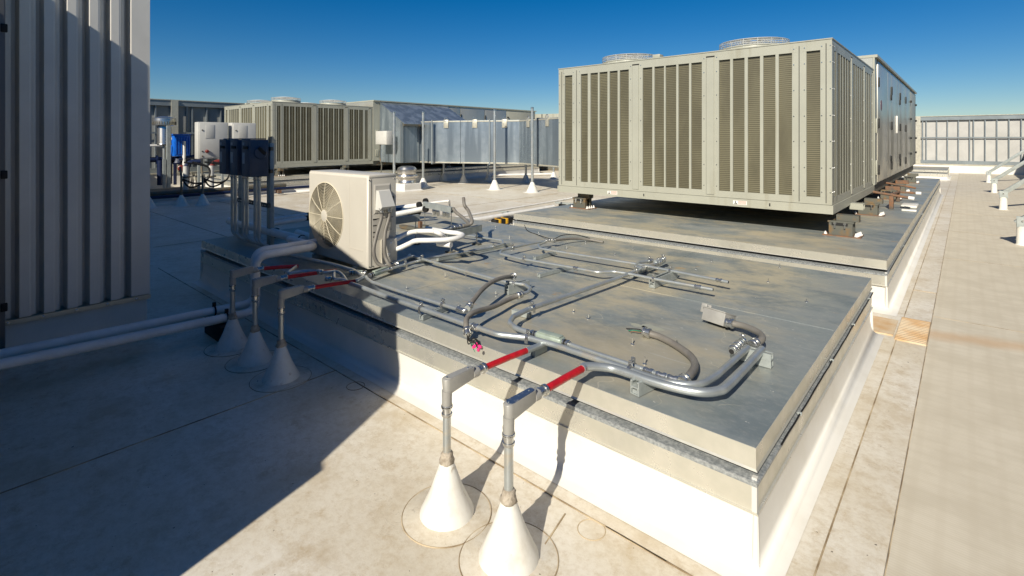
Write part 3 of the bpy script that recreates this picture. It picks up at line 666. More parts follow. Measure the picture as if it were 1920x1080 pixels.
def condulet(x, y, z, d, parent, L=0.175, w=0.0235, m='condulet', dark=False):
    "LB fitting: a long rounded body with a screwed cover, outlet below its tail"
    d = Vector(d).normalized(); n = Vector((-d.y, d.x, 0)); o = Vector((x, y, z)); q = MB()
    sec = [(-0.035, 0.010), (-0.030, 0.022), (-0.015, 0.026), (L-0.03, 0.024), (L-0.012, 0.020)]
    def loop(s, dz0, dz1):
        P = []
        for k in range(7): a = PI/2+PI*k/6; P.append(o+d*(math.cos(a)*w)+n*(math.sin(a)*w))
        for k in range(7): a = -PI/2+PI*k/6; P.append(o+d*(L-w+math.cos(a)*w*0.7)+n*(math.sin(a)*w*0.8))
        return P
    base = loop(1, 0, 0); c0 = o+d*(L/2)
    low = [Vector((p.x, p.y, z-0.036+max(0, (p-o).dot(d))*0.10)) for p in base]; top = [Vector((p.x, p.y, z+0.026)) for p in base]
    top2 = [Vector((p.x, p.y, z+0.030))+(c0-p)*0.04 for p in base]
    for v in low: v += (Vector((c0.x, c0.y, v.z))-v)*0.06
    nn = len(base); vs = low+top+top2
    q.add(vs, [tuple(range(nn))[::-1], tuple(range(2*nn, 3*nn))]+[(i+k*nn, (i+1) % nn+k*nn, (i+1) % nn+(k+1)*nn, i+(k+1)*nn) for k in (0, 1) for i in range(nn)])
    q.lathe(o+Vector((0, 0, -0.095)), [(0.0225, 0), (0.0240, 0.004), (0.0225, 0.02), (0.0235, 0.06), (0.0235, 0.07)], 20)
    q.lathe(o+d*(L-0.02)+Vector((0, 0, -0.004)), [(0.022, 0), (0.024, 0.02), (0.024, 0.038)], 20, d)
    body = q.build('condulet', m, parent, ang=45)
    cv = [Vector((p.x, p.y, z+0.0300))+(c0-p)*0.16 for p in base]
    cc = MB().extrude(cv, (0, 0, 0.003)).build('cover', 'coverblue' if dark else m, body, ang=45)
    s_ = MB()
    for f in (0.0, L-0.045): s_.lathe(o+d*f+Vector((0, 0, 0.033)), [(0.005, 0), (0.004, 0.003)], 8)
    s_.build('screw', 'fitting', body)
    MB().ring(o+Vector((0, 0, -0.097)), 0.024, 0.003, seg=24).build('gasket', 'black', body)
    return body

def riser(x, y, label, zb=0.60, d=(0, 1, 0), red=None, run=None, dark=False, skirt=0.2, rr=0.12, hh=0.24, r_=0.0185, run_r=0.0165, red_r=0.0155):
    t = thing('conduit_riser', label, 'conduit riser', (x, y, 0), 'conduit risers in white cone boots')
    MB().lathe((x, y, 0.0), [(skirt, 0), (skirt, 0.0025), (skirt*0.99, 0.0035), (rr*1.06, 0.005), (rr, 0.012)], 48).build('skirt', 'roof', t, ang=60)
    MB().ring((x, y, 0.002), skirt+0.001, 0.0028, seg=60).build('skirt_edge', 'seam', t)
    MB().lathe((x, y, 0), [(rr+0.004, 0.006), (rr, 0.020), (rr*0.93, 0.035), (rr*0.60, 0.12), (0.030, hh-0.004), (0.027, hh)], 48).build('boot', 'boot', t, ang=70)
    q = MB().lathe((x, y, hh-0.012), [(0.030, 0), (0.036, 0.008), (0.033, 0.020), (0.027, 0.032), (0.028, 0.045), (0.022, 0.055)], 16, jit=0.10)
    q.build('sealant', 'sealant', t, ang=80)
    MB().tube([(x, y, hh-0.01), (x, y, zb-0.06)], r_, 20).build('pipe', 'conduit', t)
    coupling((x, y, zb-0.115), (0, 0, 1), t, r_, L=0.055)
    dv = Vector(d).normalized()
    condulet(x, y, zb, dv, t, dark=dark)
    e = Vector((x, y, zb-0.004))+dv*0.215; coupling(e, dv, t, r_*0.95, L=0.065)
    if red is not None:
        s = e+dv*0.025; en = Vector(red)
        k = random.uniform(0.0, 0.004)
        MB().tube([s, s+(en-s)*0.5+Vector((0, 0, k)), en], red_r, 14).build('red_tape', 'red', t)
        if run:
            MB().tube(fillet([en-(en-s).normalized()*0.02]+run, 0.07), run_r, 14).build('conduit_run', 'conduit', t)
    return t

Zc = 0.575
# two near risers
r1 = riser(-1.767, 1.549, 'second riser from the right, red-taped pipe reaching over the front curb edge', zb=0.585, red=(-1.767, 2.13, 0.565),
           run=[(-1.767, 2.20, 0.560), (-1.767, 2.36, 0.555), (-1.78, 2.40, 0.53)])
pA = [at(a, b, Zc) for a, b in ((1116, 689), (1143, 690), (1178, 700), (1213, 712), (1258, 725), (1310, 735), (1345, 733), (1368, 720), (1429, 655))]
r2 = riser(-1.39, 1.55, 'nearest white-coned riser with dark blue cover and red tape, at the bottom centre', zb=0.60, red=(-1.39, 2.10, 0.590),
           dark=True, r_=0.0190, run_r=0.020, red_r=0.017)
MB().tube(smooth_path([Vector((-1.39, 2.08, 0.590)), Vector((-1.388, 2.12, 0.590))]+pA[1:], 6), 0.020, 16).build('conduit_run', 'conduit', r2)
# three shaded risers on the left
r3 = riser(-3.645, 1.638, 'shaded riser nearest the curb on the left, longest red tape, right of three', zb=0.60, red=(-3.60, 2.22, 0.585), run_r=0.018)
MB().tube(fillet([Vector((-3.601, 2.20, 0.5855)), Vector((-3.60, 2.22, 0.585)), at(668, 527, 0.575), at(684, 519, 0.57), at(662, 507, 0.57), at(620, 495, 0.57), at(536, 477, 0.565), at(520, 470, 0.56)], 0.09), 0.0175, 14).build('conduit_run', 'conduit', r3)
r4 = riser(-4.08, 1.634, 'shaded riser in the middle of three white cones on the left', zb=0.60, red=(-4.02, 2.28, 0.585), run_r=0.015)
MB().tube(smooth_path([Vector((-4.02, 2.26, 0.585)), at(627, 523, 0.58), at(640, 524, 0.57), at(652, 528, 0.55)], 5), 0.014, 12).build('conduit_run', 'conduit', r4)
r5 = riser(-4.507, 1.627, 'shaded riser farthest left of the three white cones by the pipes', zb=0.60, red=(-4.38, 2.12, 0.59), run_r=0.014)
MB().tube(smooth_path([Vector((-4.38, 2.10, 0.59)), at(540, 513, 0.60), at(568, 509, 0.60), at(597, 509, 0.60), at(610, 511, 0.60), at(630, 509, 0.59), at(642, 516, 0.57), at(650, 527, 0.555)], 5), 0.014, 12).build('conduit_run', 'conduit', r5)
coupling(at(600, 510, 0.60), (1, 0.2, 0), r5, 0.016); coupling(at(616, 523, 0.583), (0.8, 0.6, 0), r4, 0.016)

# ------------------------------------------------------------------ conduits across the front curb
def conduit(label, px, Z=Zc, r=0.0135, bend=0.07, straps=(), coups=(), name='conduit', m='conduit', smooth=False, end_open=False):
    pts = [at(*p, Z) if len(p) == 2 else at(*p) for p in px]
    t = thing(name, label, 'conduit', tuple(pts[0]), 'steel conduits across the front curb')
    path = smooth_path(pts, 6) if smooth else fillet(pts, bend)
    MB().tube(path, r, 14).build('pipe', m, t)
    for s in straps:
        i, f = int(s), s-int(s); p = pts[i].lerp(pts[min(i+1, len(pts)-1)], f); strap(p, pts[min(i+1, len(pts)-1)]-pts[i], t, r)
    for s in coups:
        i, f = int(s), s-int(s); j = min(i+1, len(pts)-1)
        if i == j: i -= 1; f = 1
        coupling(pts[i].lerp(pts[j], f), pts[j]-pts[i], t, r)
    if end_open: MB().lathe(pts[-1]+(pts[-1]-pts[-2]).normalized()*0.0006, [(r*0.72, 0), (r*0.72, 0.0006)], 12, pts[-1]-pts[-2]).build('bore', 'dark', t)
    return t, pts
cA1, _ = conduit('steel conduit along the curb front ending at the elbow of the arched flexible hoses', [(687, 519), (689, 523), (698, 529), (770, 553), (842, 575), (862, 581)], r=0.013, straps=(3.85,), coups=(5,), bend=0.05)
q = MB().tube(smooth_path([at(858, 580, Zc), at(868, 583, Zc), at(874, 581, 0.582), at(879, 574, 0.60)], 5), 0.0185, 14); q.build('elbow', 'fitting', cA1)
cA2, p = conduit('longest steel conduit running the whole length of the front edge', [(655, 531), (668, 535), (740, 562), (808, 585), (868, 606), (889, 612.5), (933, 627), (964, 630.5), (990, 633), (1040, 646.5), (1080, 660), (1182, 694), (1200, 701), (1246, 716), (1292, 722), (1319, 719), (1345, 703), (1402, 652)],
                 r=0.0165, bend=0.12, straps=(2.75, 8.0, 11.0), coups=(5.05,))
cA3, _ = conduit('conduit from the green fitting to the right, behind the longest one', [(1063, 644), (1120, 663.5), (1191, 687), (1216, 696), (1240, 704), (1262, 710)], r=0.0125, bend=0.05, straps=(1.95,), coups=(0, 3, 4, 5))
cB, _ = conduit('conduit curving from the rear cross run down to the green fitting', [(1238, 491), (1205, 502.5), (1160, 521), (1075, 550.5), (988, 581), (962, 594), (955, 606), (968, 616), (1002, 627)], r=0.0165, bend=0.09,
                straps=(0.1, 1.3, 3.9), coups=(0.05, 1.0, 8))
cD1, _ = conduit('front one of the paired thin conduits ending in mid air', [(1034, 450), (1014, 453), (962, 464), (941, 469), (937, 475.5), (973, 484.6), (1080, 503), (1121, 510.7), (1150, 509), (1186, 514.6), (1230, 523.5), (1337, 543)], r=0.0125, Z=0.58, bend=0.08,
                straps=(2.05, 5.1, 9.9), coups=(0.1, 6.0, 10.75), end_open=True)
cD2, _ = conduit('rear one of the paired thin conduits ending in mid air', [(1024, 452.5), (1009, 460), (1013, 466), (1038, 470.5), (1192, 495), (1257, 507.5), (1366, 529)], r=0.0125, Z=0.585, bend=0.06, straps=(5.0,), coups=(0.1, 5.85), end_open=True)
cD3, _ = conduit('short bent conduit branching over the rear cross run', [(1205, 503.5), (1193, 499), (1197, 492), (1222, 488.5)], r=0.014, Z=0.59, bend=0.03, coups=(2.9,), straps=(2.8,))
cE1, _ = conduit('straight conduit from the ivory unit to the hairpin bend', [(735, 494), (770, 481), (776, 481), (860, 505), (948, 529), (964, 531), (985, 534), (995, 541), (990, 547.5), (974, 553)], r=0.0125, Z=0.58, bend=0.035, coups=(9,), straps=(5.0, 2.2))
cE3, _ = conduit('conduit curving back from the ivory unit towards the rear struts', [(700, 513), (760, 496), (800, 485), (925, 463), (944, 457), (942, 451), (880, 442), (850, 438)], r=0.0125, Z=0.56, bend=0.035, coups=(0.5,), straps=(3.0, 1.0))
cE4, _ = conduit('short conduit from the hairpin flexible joint beside the ivory unit', [(716, 499), (745, 490), (765, 483), (768, 478)], r=0.0145, Z=0.57, bend=0.03, coups=(0.3, 0.9))

def flex(label, px, r=0.0165, ends=(True, True), name='flexible_conduit'):
    pts = [p if isinstance(p, Vector) else at(*p) for p in px]
    t = thing(name, label, 'flexible conduit', tuple(pts[0]), 'grey flexible conduits')
    path = smooth_path(pts, 7)
    MB().tube(path, r, 14).build('hose', 'flex', t)
    if ends[0]: coupling(pts[0], pts[1]-pts[0], t, r*1.12, 'connector')
    if ends[1]: coupling(pts[-1], pts[-2]-pts[-1], t, r*1.12, 'connector')
    return t, pts
flex('arched grey hose between the elbow and the hairpin bend, upper of the two', [(879, 575, .60), (890, 560, .62), (903, 544, .64), (921, 529.5, .65), (942, 521, .64), (962, 518, .60)])
fE, _ = flex('grey hose drooping over the curb edge with bare wires and pink nuts', [(974, 553, .58), (955, 561, .57), (925, 575, .58), (900, 582, .60), (884, 588, .61), (875.5, 597, .60), (874, 608, .585), (876, 622, .555)])
w = MB()
for (dx, dy, e) in ((0, 0, 0), (4, 2, 1), (-2, 5, 2)):
    w.tube(smooth_path([at(876, 626, .545), at(880+dx, 640+dy, .50), at(889+dx, 634+dy, .52), at(897+dx, 646+dy, .50)], 6), 0.0035, 6)
w.build('wire', 'black', fE)
MB().tube(smooth_path([at(880, 634, .52), at(885, 648, .48), at(892, 662, .44), at(898, 674, .41)], 5), 0.003, 6).build('ground_wire', 'greenwire', fE)
w = MB()
for (a, b) in ((893, 645), (900, 650), (897, 656), (889, 650)): w.lathe(at(a, b, .50), [(0.004, -0.012), (0.010, -0.004), (0.008, 0.010), (0.003, 0.014)], 8, (random.uniform(-1, 1), random.uniform(-1, 1), 0.5))
w.build('wire_nut', 'pink', fE)
fF, _ = flex('thick grey hose curling back on the curb with three bare wires', [(1281, 714, .56), (1294, 703, .555), (1303, 686, .54), (1295, 668, .53), (1268, 648, .525), (1238, 632, .525), (1213, 624, .53)], r=0.020)
for k, (dy, m) in enumerate(((-3, 'black'), (0, 'greenwire'), (2, 'rust'))):
    MB().tube(smooth_path([at(1211, 624, .53), at(1200, 621+dy, .52), at(1187, 619.5+dy, .515), at(1174+4*k, 620+dy*1.4, .512)], 5), 0.0032, 6).build('wire', m, fF)
fG, _ = flex('short grey hose joining the tilted metal box to the conduit ends', [(1368, 606, .56), (1390, 610, .565), (1412, 618, .575), (1427, 628, .58), (1428, 637, .585), (1414, 645, .58)], r=0.019)
fM, _ = flex('grey hose hugging the rear conduit coupling, lying towards the long curb', [(1038, 451, .58), (1069, 447.5, .56), (1103, 449, .53), (1131, 454, .515)], r=0.014, ends=(True, False))
t = thing('cable', 'thin black cable looping over the rear of the front curb', 'cable', tuple(at(983, 422, .5)))
MB().tube(smooth_path([at(983, 422, .505), at(990, 433, .505), at(1008, 440, .507), at(1035, 448, .56), at(1055, 441, .58), at(1080, 440, .58), at(1106, 447, .53)], 6), 0.0045, 6).build('wire', 'black', t)

# green inline fittings
def inline_fit(label, p0, p1, m='greenlb', w=0.030, h=0.026):
    p0, p1 = Vector(p0), Vector(p1); d = (p1-p0); L = d.length; d.normalize(); n = Vector((-d.y, d.x, 0)).normalized()
    t = thing('inline_fitting', label, 'conduit fitting', tuple(p0), 'inline conduit fittings')
    MB().obox((p0+p1)/2, d*L*0.42, n*w, (0, 0, h), 0.012).build('body', m, t, ang=50)
    MB().obox((p0+p1)/2+Vector((0, 0, h+0.003)), d*L*0.36, n*w*0.8, (0, 0, 0.003), 0.003).build('cover', m, t)
    MB().tube([p0, p0+d*L*0.12], 0.021, 14).build('gasket', 'black', t); MB().tube([p1-d*L*0.12, p1], 0.021, 14).build('gasket', 'black', t)
    coupling(p0, d, t, 0.016, L=0.04); coupling(p1, d, t, 0.016, L=0.04)
    return t
inline_fit('pale green rectangular fitting between the conduits above the red tape', at(1003, 627, .58), at(1061, 644, .58))
inline_fit('pale green fitting lying in the conduit at the foot of the ivory unit', at(695, 516, .555), at(731, 503, .555), w=0.022, h=0.02)
inline_fit('small shaded fitting just left of the pale green one by the ivory unit', at(660, 511, .565), at(683, 512, .565), w=0.016, h=0.016)
# loose coupling stub by the right strut
t = thing('conduit_stub', 'short open-ended stub with clamp pointing at the camera, right side of curb', 'conduit', tuple(at(1376, 655, .58)))
a, b = at(1374, 657, .585), at(1392, 641, .585)
MB().tube([a, b], 0.016, 14).build('pipe', 'conduit', t); coupling(a.lerp(b, .15), b-a, t, 0.019, L=0.04); coupling(a.lerp(b, .55), b-a, t, 0.019, L=0.04)
MB().lathe(a-(b-a).normalized()*0.0205, [(0.013, 0), (0.013, 0.001)], 14, a-b).build('bore', 'dark', t); strap(b, b-a, t, 0.018)
t = thing('conduit_stub', 'short open-ended stub behind the paired conduits at the rear cross run', 'conduit', tuple(at(1236, 488, .58)))
a, b = at(1228, 491, .59), at(1243, 486, .59)
MB().tube([a, b], 0.017, 14).build('pipe', 'conduit', t); coupling(b, b-a, t, 0.018, L=0.04); strap(b, b-a, t, 0.018)

# tilted weatherproof box
t = thing('junction_box', 'tilted grey metal junction box lying on the curb at right', 'junction box', tuple(at(1350, 600, .55)))
pa, pb = at(1327, 590, .545), at(1368, 603, .545); d = (pb-pa).normalized(); n = Vector((-d.y, d.x, 0)).normalized()
up = (Vector((0, 0, 1))*0.9+n*0.35).normalized(); sd = d.cross(up).normalized()
MB().obox((pa+pb)/2, d*(pb-pa).length/2, sd*0.062, up*0.040, 0.004).build('body', 'condulet', t)
MB().obox((pa+pb)/2+up*0.044-d*0.004, d*((pb-pa).length/2+0.004), sd*0.066, up*0.004, 0.002).build('lid', 'condulet', t)
for s in (-0.6, 0.5):
    MB().obox(pa-d*0.022+sd*0.045*s+up*0.035, d*0.020, sd*0.005, up*0.030, 0.003).build('mounting_ear', 'condulet', t)
MB().lathe(pb, [(0.026, 0), (0.026, 0.02), (0.021, 0.021), (0.021, 0.035)], 14, d).build('connector', 'fitting', t)

# strut rails (label each by its neighbours)
Zs = 0.5035
def st(label, a, b, **k): return strut('strut_rail', at(*a, Zs), at(*b, Zs), label=label, **k)
st('low strut under the two conduits near the curb front, left of the elbow', (790, 600), (838, 580))
st('tall double strut holding the paired conduits before their open ends', (1222, 540), (1266, 521), double=True, w=0.05, h=0.036)
st('tall strut end-on below the joined conduits at the front right', (1190, 741), (1232, 720), double=True, w=0.05, h=0.032)
st('short strut pointing right under the two bent conduit ends', (1372, 668), (1448, 689), double=True, w=0.045, h=0.036)
st('strut under the hairpin bend beside the arched hoses', (950, 552), (989, 541), double=True, w=0.05, h=0.036)
st('long low strut lying between the paired conduits at the rear', (1002, 487), (1040, 477))
st('low strut with its end pointing left in the middle of the curb', (1010, 520), (1068, 504))
st('short strut behind the rear cross run couplings', (1186, 520), (1244, 491))
st('small strut under the clamp of the curved conduit in mid curb', (962, 588), (994, 596))
st('small strut with loose washers behind the left red-taped pipe', (999, 668), (1022, 656))
st('low strut lying left of the curving rear conduit', (820, 489), (955, 460))
st('small strut under the conduits beside the foot of the ivory unit', (766, 486), (805, 492))
st('shaded strut under the long conduits left of the ivory unit', (640, 520), (672, 512))

# ------------------------------------------------------------------ ivory outdoor unit with round fan
MX0, MX1, MY0, MY1, MZ0, MZ1 = -5.035, -3.966, 2.55, 2.85, 0.55, 1.378
t = thing('condensing_unit', 'small ivory outdoor unit with a round front fan on the left of the curb', 'outdoor unit', ((MX0+MX1)/2, 2.7, 0.5))
cx, cz, rf = -4.70, 0.957, 0.322
# shell with a real round opening
seg = 64; vs = []; fs = []
rect = []
for k in range(seg):
    a = 2*PI*k/seg; ca, sa = math.cos(a), math.sin(a)
    tx = ((MX1-0.02-cx) if ca > 0 else (cx-MX0-0.006))/max(abs(ca), 1e-6); tz = ((MZ1-0.02-cz) if sa > 0 else (cz-MZ0-0.006))/max(abs(sa), 1e-6)
    m_ = min(tx, tz); rect.append((cx+ca*m_, cz+sa*m_)); vs.append((cx+ca*rf, MY0, cz+sa*rf))
corners = [(MX1-0.02, MZ1-0.02), (MX0+0.006, MZ1-0.02), (MX0+0.006, MZ0+0.006), (MX1-0.02, MZ0+0.006)]
for cc in corners:
    j = min(range(seg), key=lambda i: (rect[i][0]-cc[0])**2+(rect[i][1]-cc[1])**2); rect[j] = cc
vs += [(x, MY0, z) for x, z in rect]
fs = [(k, (k+1) % seg, seg+(k+1) % seg, seg+k) for k in range(seg)]
vs += [(cx+math.cos(2*PI*k/seg)*rf*0.99, MY0+0.05, cz+math.sin(2*PI*k/seg)*rf*0.99) for k in range(seg)]
fs += [(k, (k+1) % seg, 2*seg+(k+1) % seg, 2*seg+k) for k in range(seg)]
MB().add(vs, fs).build('front_panel', 'split', t, ang=50)
sh = MB()
def rim(x0, x1, z0, z1, y): return [(x0, y, z0), (x1, y, z0), (x1, y, z1), (x0, y, z1)]
L0 = rim(MX0+0.006, MX1-0.02, MZ0+0.006, MZ1-0.02, MY0); L1 = rim(MX0+0.001, MX1-0.006, MZ0+0.001, MZ1-0.006, MY0+0.006); L2 = rim(MX0, MX1, MZ0, MZ1, MY0+0.02); L3 = rim(MX0, MX1, MZ0, MZ1, MY1)
sh.add(L0+L1+L2+L3, [(4*k+i, 4*k+(i+1) % 4, 4*k+4+(i+1) % 4, 4*k+4+i) for k in range(3) for i in range(4)]+[(12, 13, 14, 15)])
sh.build('casing', 'split', t, ang=50)
MB().box(MX0-0.004, MX1+0.004, MY0+0.012, MY1+0.004, MZ1-0.02, MZ1+0.006, 0.006).build('lid', 'split', t)
MB().box(MX0+0.02, MX1-0.35, MY1-0.06, MY1-0.04, MZ0+0.03, MZ1-0.03).build('coil', 'goldcoil', t)
MB().lathe((cx, MY0+0.10, cz), [(0.31, 0), (0.31, 0.004)], 40, (0, 1, 0)).build('shroud_back', 'goldcoil', t)
fb = MB().lathe((cx, MY0+0.03, cz), [(0.075, 0), (0.08, 0.05)], 24, (0, 1, 0))
for k in range(3):
    a0 = 2*PI*k/3+0.4; P = []
    for (rr, da, dy) in ((0.07, -0.35, 0.03), (0.16, -0.55, 0.02), (0.29, -0.35, 0.03), (0.295, 0.25, 0.06), (0.17, 0.35, 0.065), (0.07, 0.35, 0.06)):
        P.append((cx+rr*math.cos(a0+da), MY0+dy+0.005, cz+rr*math.sin(a0+da)))
    fb.add(P, [(0, 1, 2, 3, 4, 5)])
fb.build('fan_blade', 'goldblade', t, ang=20)
g = MB(); Y = MY0-0.012
for k in range(19):
    r_ = 0.06+k*0.0145; dy = 0.012*(r_/rf)**3
    g.ring((cx, Y+dy-0.004, cz), r_, 0.0021, (0, 1, 0), 64, 5)
for k in range(12):
    a = 2*PI*k/12+0.0
    g.tube([(cx+math.cos(a)*0.05, Y-0.006, cz+math.sin(a)*0.05), (cx+math.cos(a)*0.2, Y-0.005, cz+math.sin(a)*0.2), (cx+math.cos(a)*(rf+0.004), MY0-0.001, cz+math.sin(a)*(rf+0.004))], 0.0033, 6)
g.ring((cx, MY0-0.002, cz), rf+0.002, 0.005, (0, 1, 0), 72, 6)
g.build('fan_guard', 'wire', t)
MB().lathe((cx, Y-0.010, cz), [(0.058, 0.014), (0.057, 0.004), (0.045, 0)], 28, (0, 1, 0)).build('hub_badge', 'split', t)
for z in (0.70, 0.60): MB().box(cx+0.42, cx+0.66, MY0-0.003, MY0-0.0005, z, z+0.006).build('panel_crease', 'split', t)
MB().box(MX1-0.30, MX1-0.297, MY0-0.0015, MY0, MZ0+0.02, MZ1-0.04).build('panel_seam', 'split', t)
X = MX1
MB().box(X, X+0.002, 2.585, 2.588, MZ0+0.01, MZ1-0.03).build('side_seam', 'isol', t)
for (y, z) in ((2.565, 1.34), (2.83, 1.34), (2.565, 0.57), (2.60, 0.57), (2.83, 0.85)): MB().lathe((X, y, z), [(0.006, 0), (0.005, 0.004)], 8, (1, 0, 0)).build('screw', 'fitting', t)
MB().add([(X, 2.61, 1.30), (X, 2.79, 1.30), (X, 2.79, 1.03), (X, 2.61, 1.03), (X+0.006, 2.625, 1.285), (X+0.006, 2.775, 1.285), (X+0.006, 2.775, 1.045), (X+0.006, 2.625, 1.045)],
         [(4, 5, 6, 7), (0, 1, 5, 4), (1, 2, 6, 5), (2, 3, 7, 6), (3, 0, 4, 7)]).build('embossed_plate', 'split', t, ang=20)
cvr = MB().add([(X+0.006, 2.635, 1.245), (X+0.006, 2.775, 1.245), (X+0.006, 2.785, 1.07), (X+0.006, 2.625, 1.07), (X+0.030, 2.645, 1.238), (X+0.030, 2.765, 1.238), (X+0.095, 2.775, 1.10), (X+0.095, 2.635, 1.10), (X+0.060, 2.635, 1.07), (X+0.060, 2.775, 1.07)],
         [(4, 5, 6, 7), (0, 1, 5, 4), (1, 2, 9, 6, 5), (0, 4, 7, 8, 3), (7, 6, 9, 8), (3, 8, 9, 2)]).build('terminal_cover', 'cabinet', t, ang=20)
MB().box(X, X+0.003, 2.80, 2.825, 1.10, 1.18).build('hand_grip', 'dark', t)
MB().box(X, X+0.0015, 2.60, 2.83, 0.80, 0.995).build('rating_label', 'split', t)
lb = MB()
for z in (0.985, 0.93, 0.87, 0.83): lb.box(X+0.0015, X+0.0025, 2.602, 2.64, z-0.005, z+0.004)
lb.box(X+0.0015, X+0.0025, 2.602, 2.82, 0.985, 0.99)
for k in range(9): lb.box(X+0.0015, X+0.0022, 2.74, 2.80, 0.965-k*0.012, 0.969-k*0.012)
lb.build('label_text', 'dark', t)
MB().box(X, X+0.055, 2.68, 2.83, 0.575, 0.80, 0.012).build('valve_cover', 'split', t)
for fx_ in (MX0+0.1, MX1-0.22): MB().box(fx_, fx_+0.06, MY0-0.02, MY1+0.05, 0.5035, 0.549).build('foot', 'strut', t)
flex('left one of the two grey hoses hanging from the ivory unit cover', [Vector((X+0.055, 2.655, 1.068)), Vector((X+0.055, 2.655, 1.0)), Vector((X+0.06, 2.60, 0.85)), Vector((X+0.07, 2.565, 0.72)), Vector((X+0.09, 2.59, 0.615)), Vector((X+0.13, 2.66, 0.575)), at(729, 498, .565)], r=0.0165)
flex('right one of the two grey hoses hanging from the ivory unit cover', [Vector((X+0.055, 2.735, 1.068)), Vector((X+0.058, 2.735, 1.0)), Vector((X+0.065, 2.69, 0.88)), Vector((X+0.085, 2.665, 0.76)), Vector((X+0.10, 2.665, 0.66)), Vector((X+0.14, 2.69, 0.58)), at(742, 497, .56)], r=0.0165)
t = thing('refrigerant_lines', 'pair of white insulated refrigerant lines leaving the side of the ivory unit', 'pipe', (X+0.05, 2.75, 0.7))
MB().tube(smooth_path([Vector((X+0.04, 2.77, 0.755)), at(730, 454, .765), at(744, 448, .775), at(758, 440, .80), at(776, 434.5, .825), at(795, 433.5, .83), at(814, 434, .83), at(828, 440, .80), at(836, 449, .72)], 5), 0.0225, 14).build('upper_line', 'white', t)
MB().tube(smooth_path([Vector((X+0.04, 2.72, 0.655)), at(737, 470, .68), at(752, 464, .71), at(768, 456.5, .755), at(780, 451.5, .785), at(808, 450.5, .79), at(837, 449.5, .79), at(858, 446, .795), at(868, 441.5, .80), at(858, 437.5, .80), at(838, 435, .80), at(815, 431, .78), at(800, 428, .74)], 5), 0.0225, 14).build('lower_line', 'white', t)
q = MB()
for p_ in (at(780, 434.2, .827), at(812, 434, .83), at(782, 451.5, .785)): q.lathe(p_, [(0.0245, -0.005), (0.0245, 0.008)], 14, (0.6, 0.8, 0))
q.build('joint_tape', 'boot', t)
MB().tube([at(821, 456, .74), at(846, 459, .74)], 0.028, 14).build('insulation_offcut', 'white', t)

# racks behind the ivory unit: strut beams on threaded rods with pads
def rack(label, p0, p1, z, legs=(0.12, 0.88), h=0.075, wallx=0.02):
    p0, p1 = Vector((*p0, z)), Vector((*p1, z)); d = p1-p0
    t = thing('pipe_rack', label, 'pipe rack', (*((p0+p1)/2).xy, 0.5), 'strut racks behind the ivory unit')
    n = Vector((-d.y, d.x, 0)).normalized(); q = MB(); up = Vector((0, 0, 1))
    for s in (-1, 1): q.obox((p0+p1)/2+n*s*wallx, d/2, n*0.0018, up*h/2)
    q.obox((p0+p1)/2, d/2*0.999, n*(wallx-0.002), up*0.002); q.obox((p0+p1)/2+up*(h/2-0.002), d/2*0.999, n*(wallx-0.010), up*0.002); q.obox((p0+p1)/2-up*(h/2-0.002), d/2*0.999, n*(wallx-0.002), up*0.0018)
    q.build('beam', 'strut', t, smooth=False)
    for f in legs:
        c = p0+d*f; zb_ = 0.5 if -6.8 < c.x < -0.6 and c.y < 5.38 else 0.0
        MB().tube([(c.x, c.y, zb_+0.012), (c.x, c.y, z-h/2)], 0.006, 8).build('rod', 'fitting', t)
        MB().box(c.x-0.05, c.x+0.05, c.y-0.03, c.y+0.03, zb_+0.001, zb_+0.014).build('pad', 'isol', t)
    return t
def inv(px, py, Z): return at(px, py, Z).xy
rack('strut beam on thin rods nearest the white refrigerant lines, with hose couplings', inv(836, 444, .68), inv(901, 427, .68), .68)
rack('strut beam beside the back of the ivory unit, above the shade', inv(728, 416, .80), inv(785, 408, .80), .80, legs=(0.2, 0.9))
rack('farthest strut beam with white pipe stubs hanging below', inv(795, 383, .80), inv(848, 394, .80), .80, legs=(0.03, 0.97))
t = thing('white_pipe_frame', 'thin white pipe frame over the floor behind the ivory unit', 'pipe', tuple(at(790, 390, .6)))
MB().tube(fillet([at(700, 392, .6), at(760, 386, .62), at(842, 376.5, .78), at(843, 383, .62), at(843, 402, .3)], 0.03), 0.018, 10).build('upper_pipe', 'white', t)
MB().tube([at(700, 396, .6), at(784, 385, .72)], 0.036, 12).build('middle_pipe', 'white', t)
MB().tube([at(700, 410, .6), at(796, 391, .70)], 0.036, 12).build('lower_pipe', 'white', t)
for (a, b) in ((786, 384), (798, 377), (798, 392)): MB().lathe(at(a, b, .74), [(0.045, -0.02), (0.045, 0.02)], 12, (-0.2, 1, 0)).build('clamp', 'black', t)
t = thing('pipe_stubs', 'row of four short white pipe ends under the farthest strut beam', 'pipe', tuple(at(830, 400, .5)))
for a in (814, 821, 833, 840): MB().tube([at(a, 393+(a-814)*.15, .74), at(a, 401+(a-814)*.15, .66)], 0.026, 12).build('pipe_end', 'white', t)
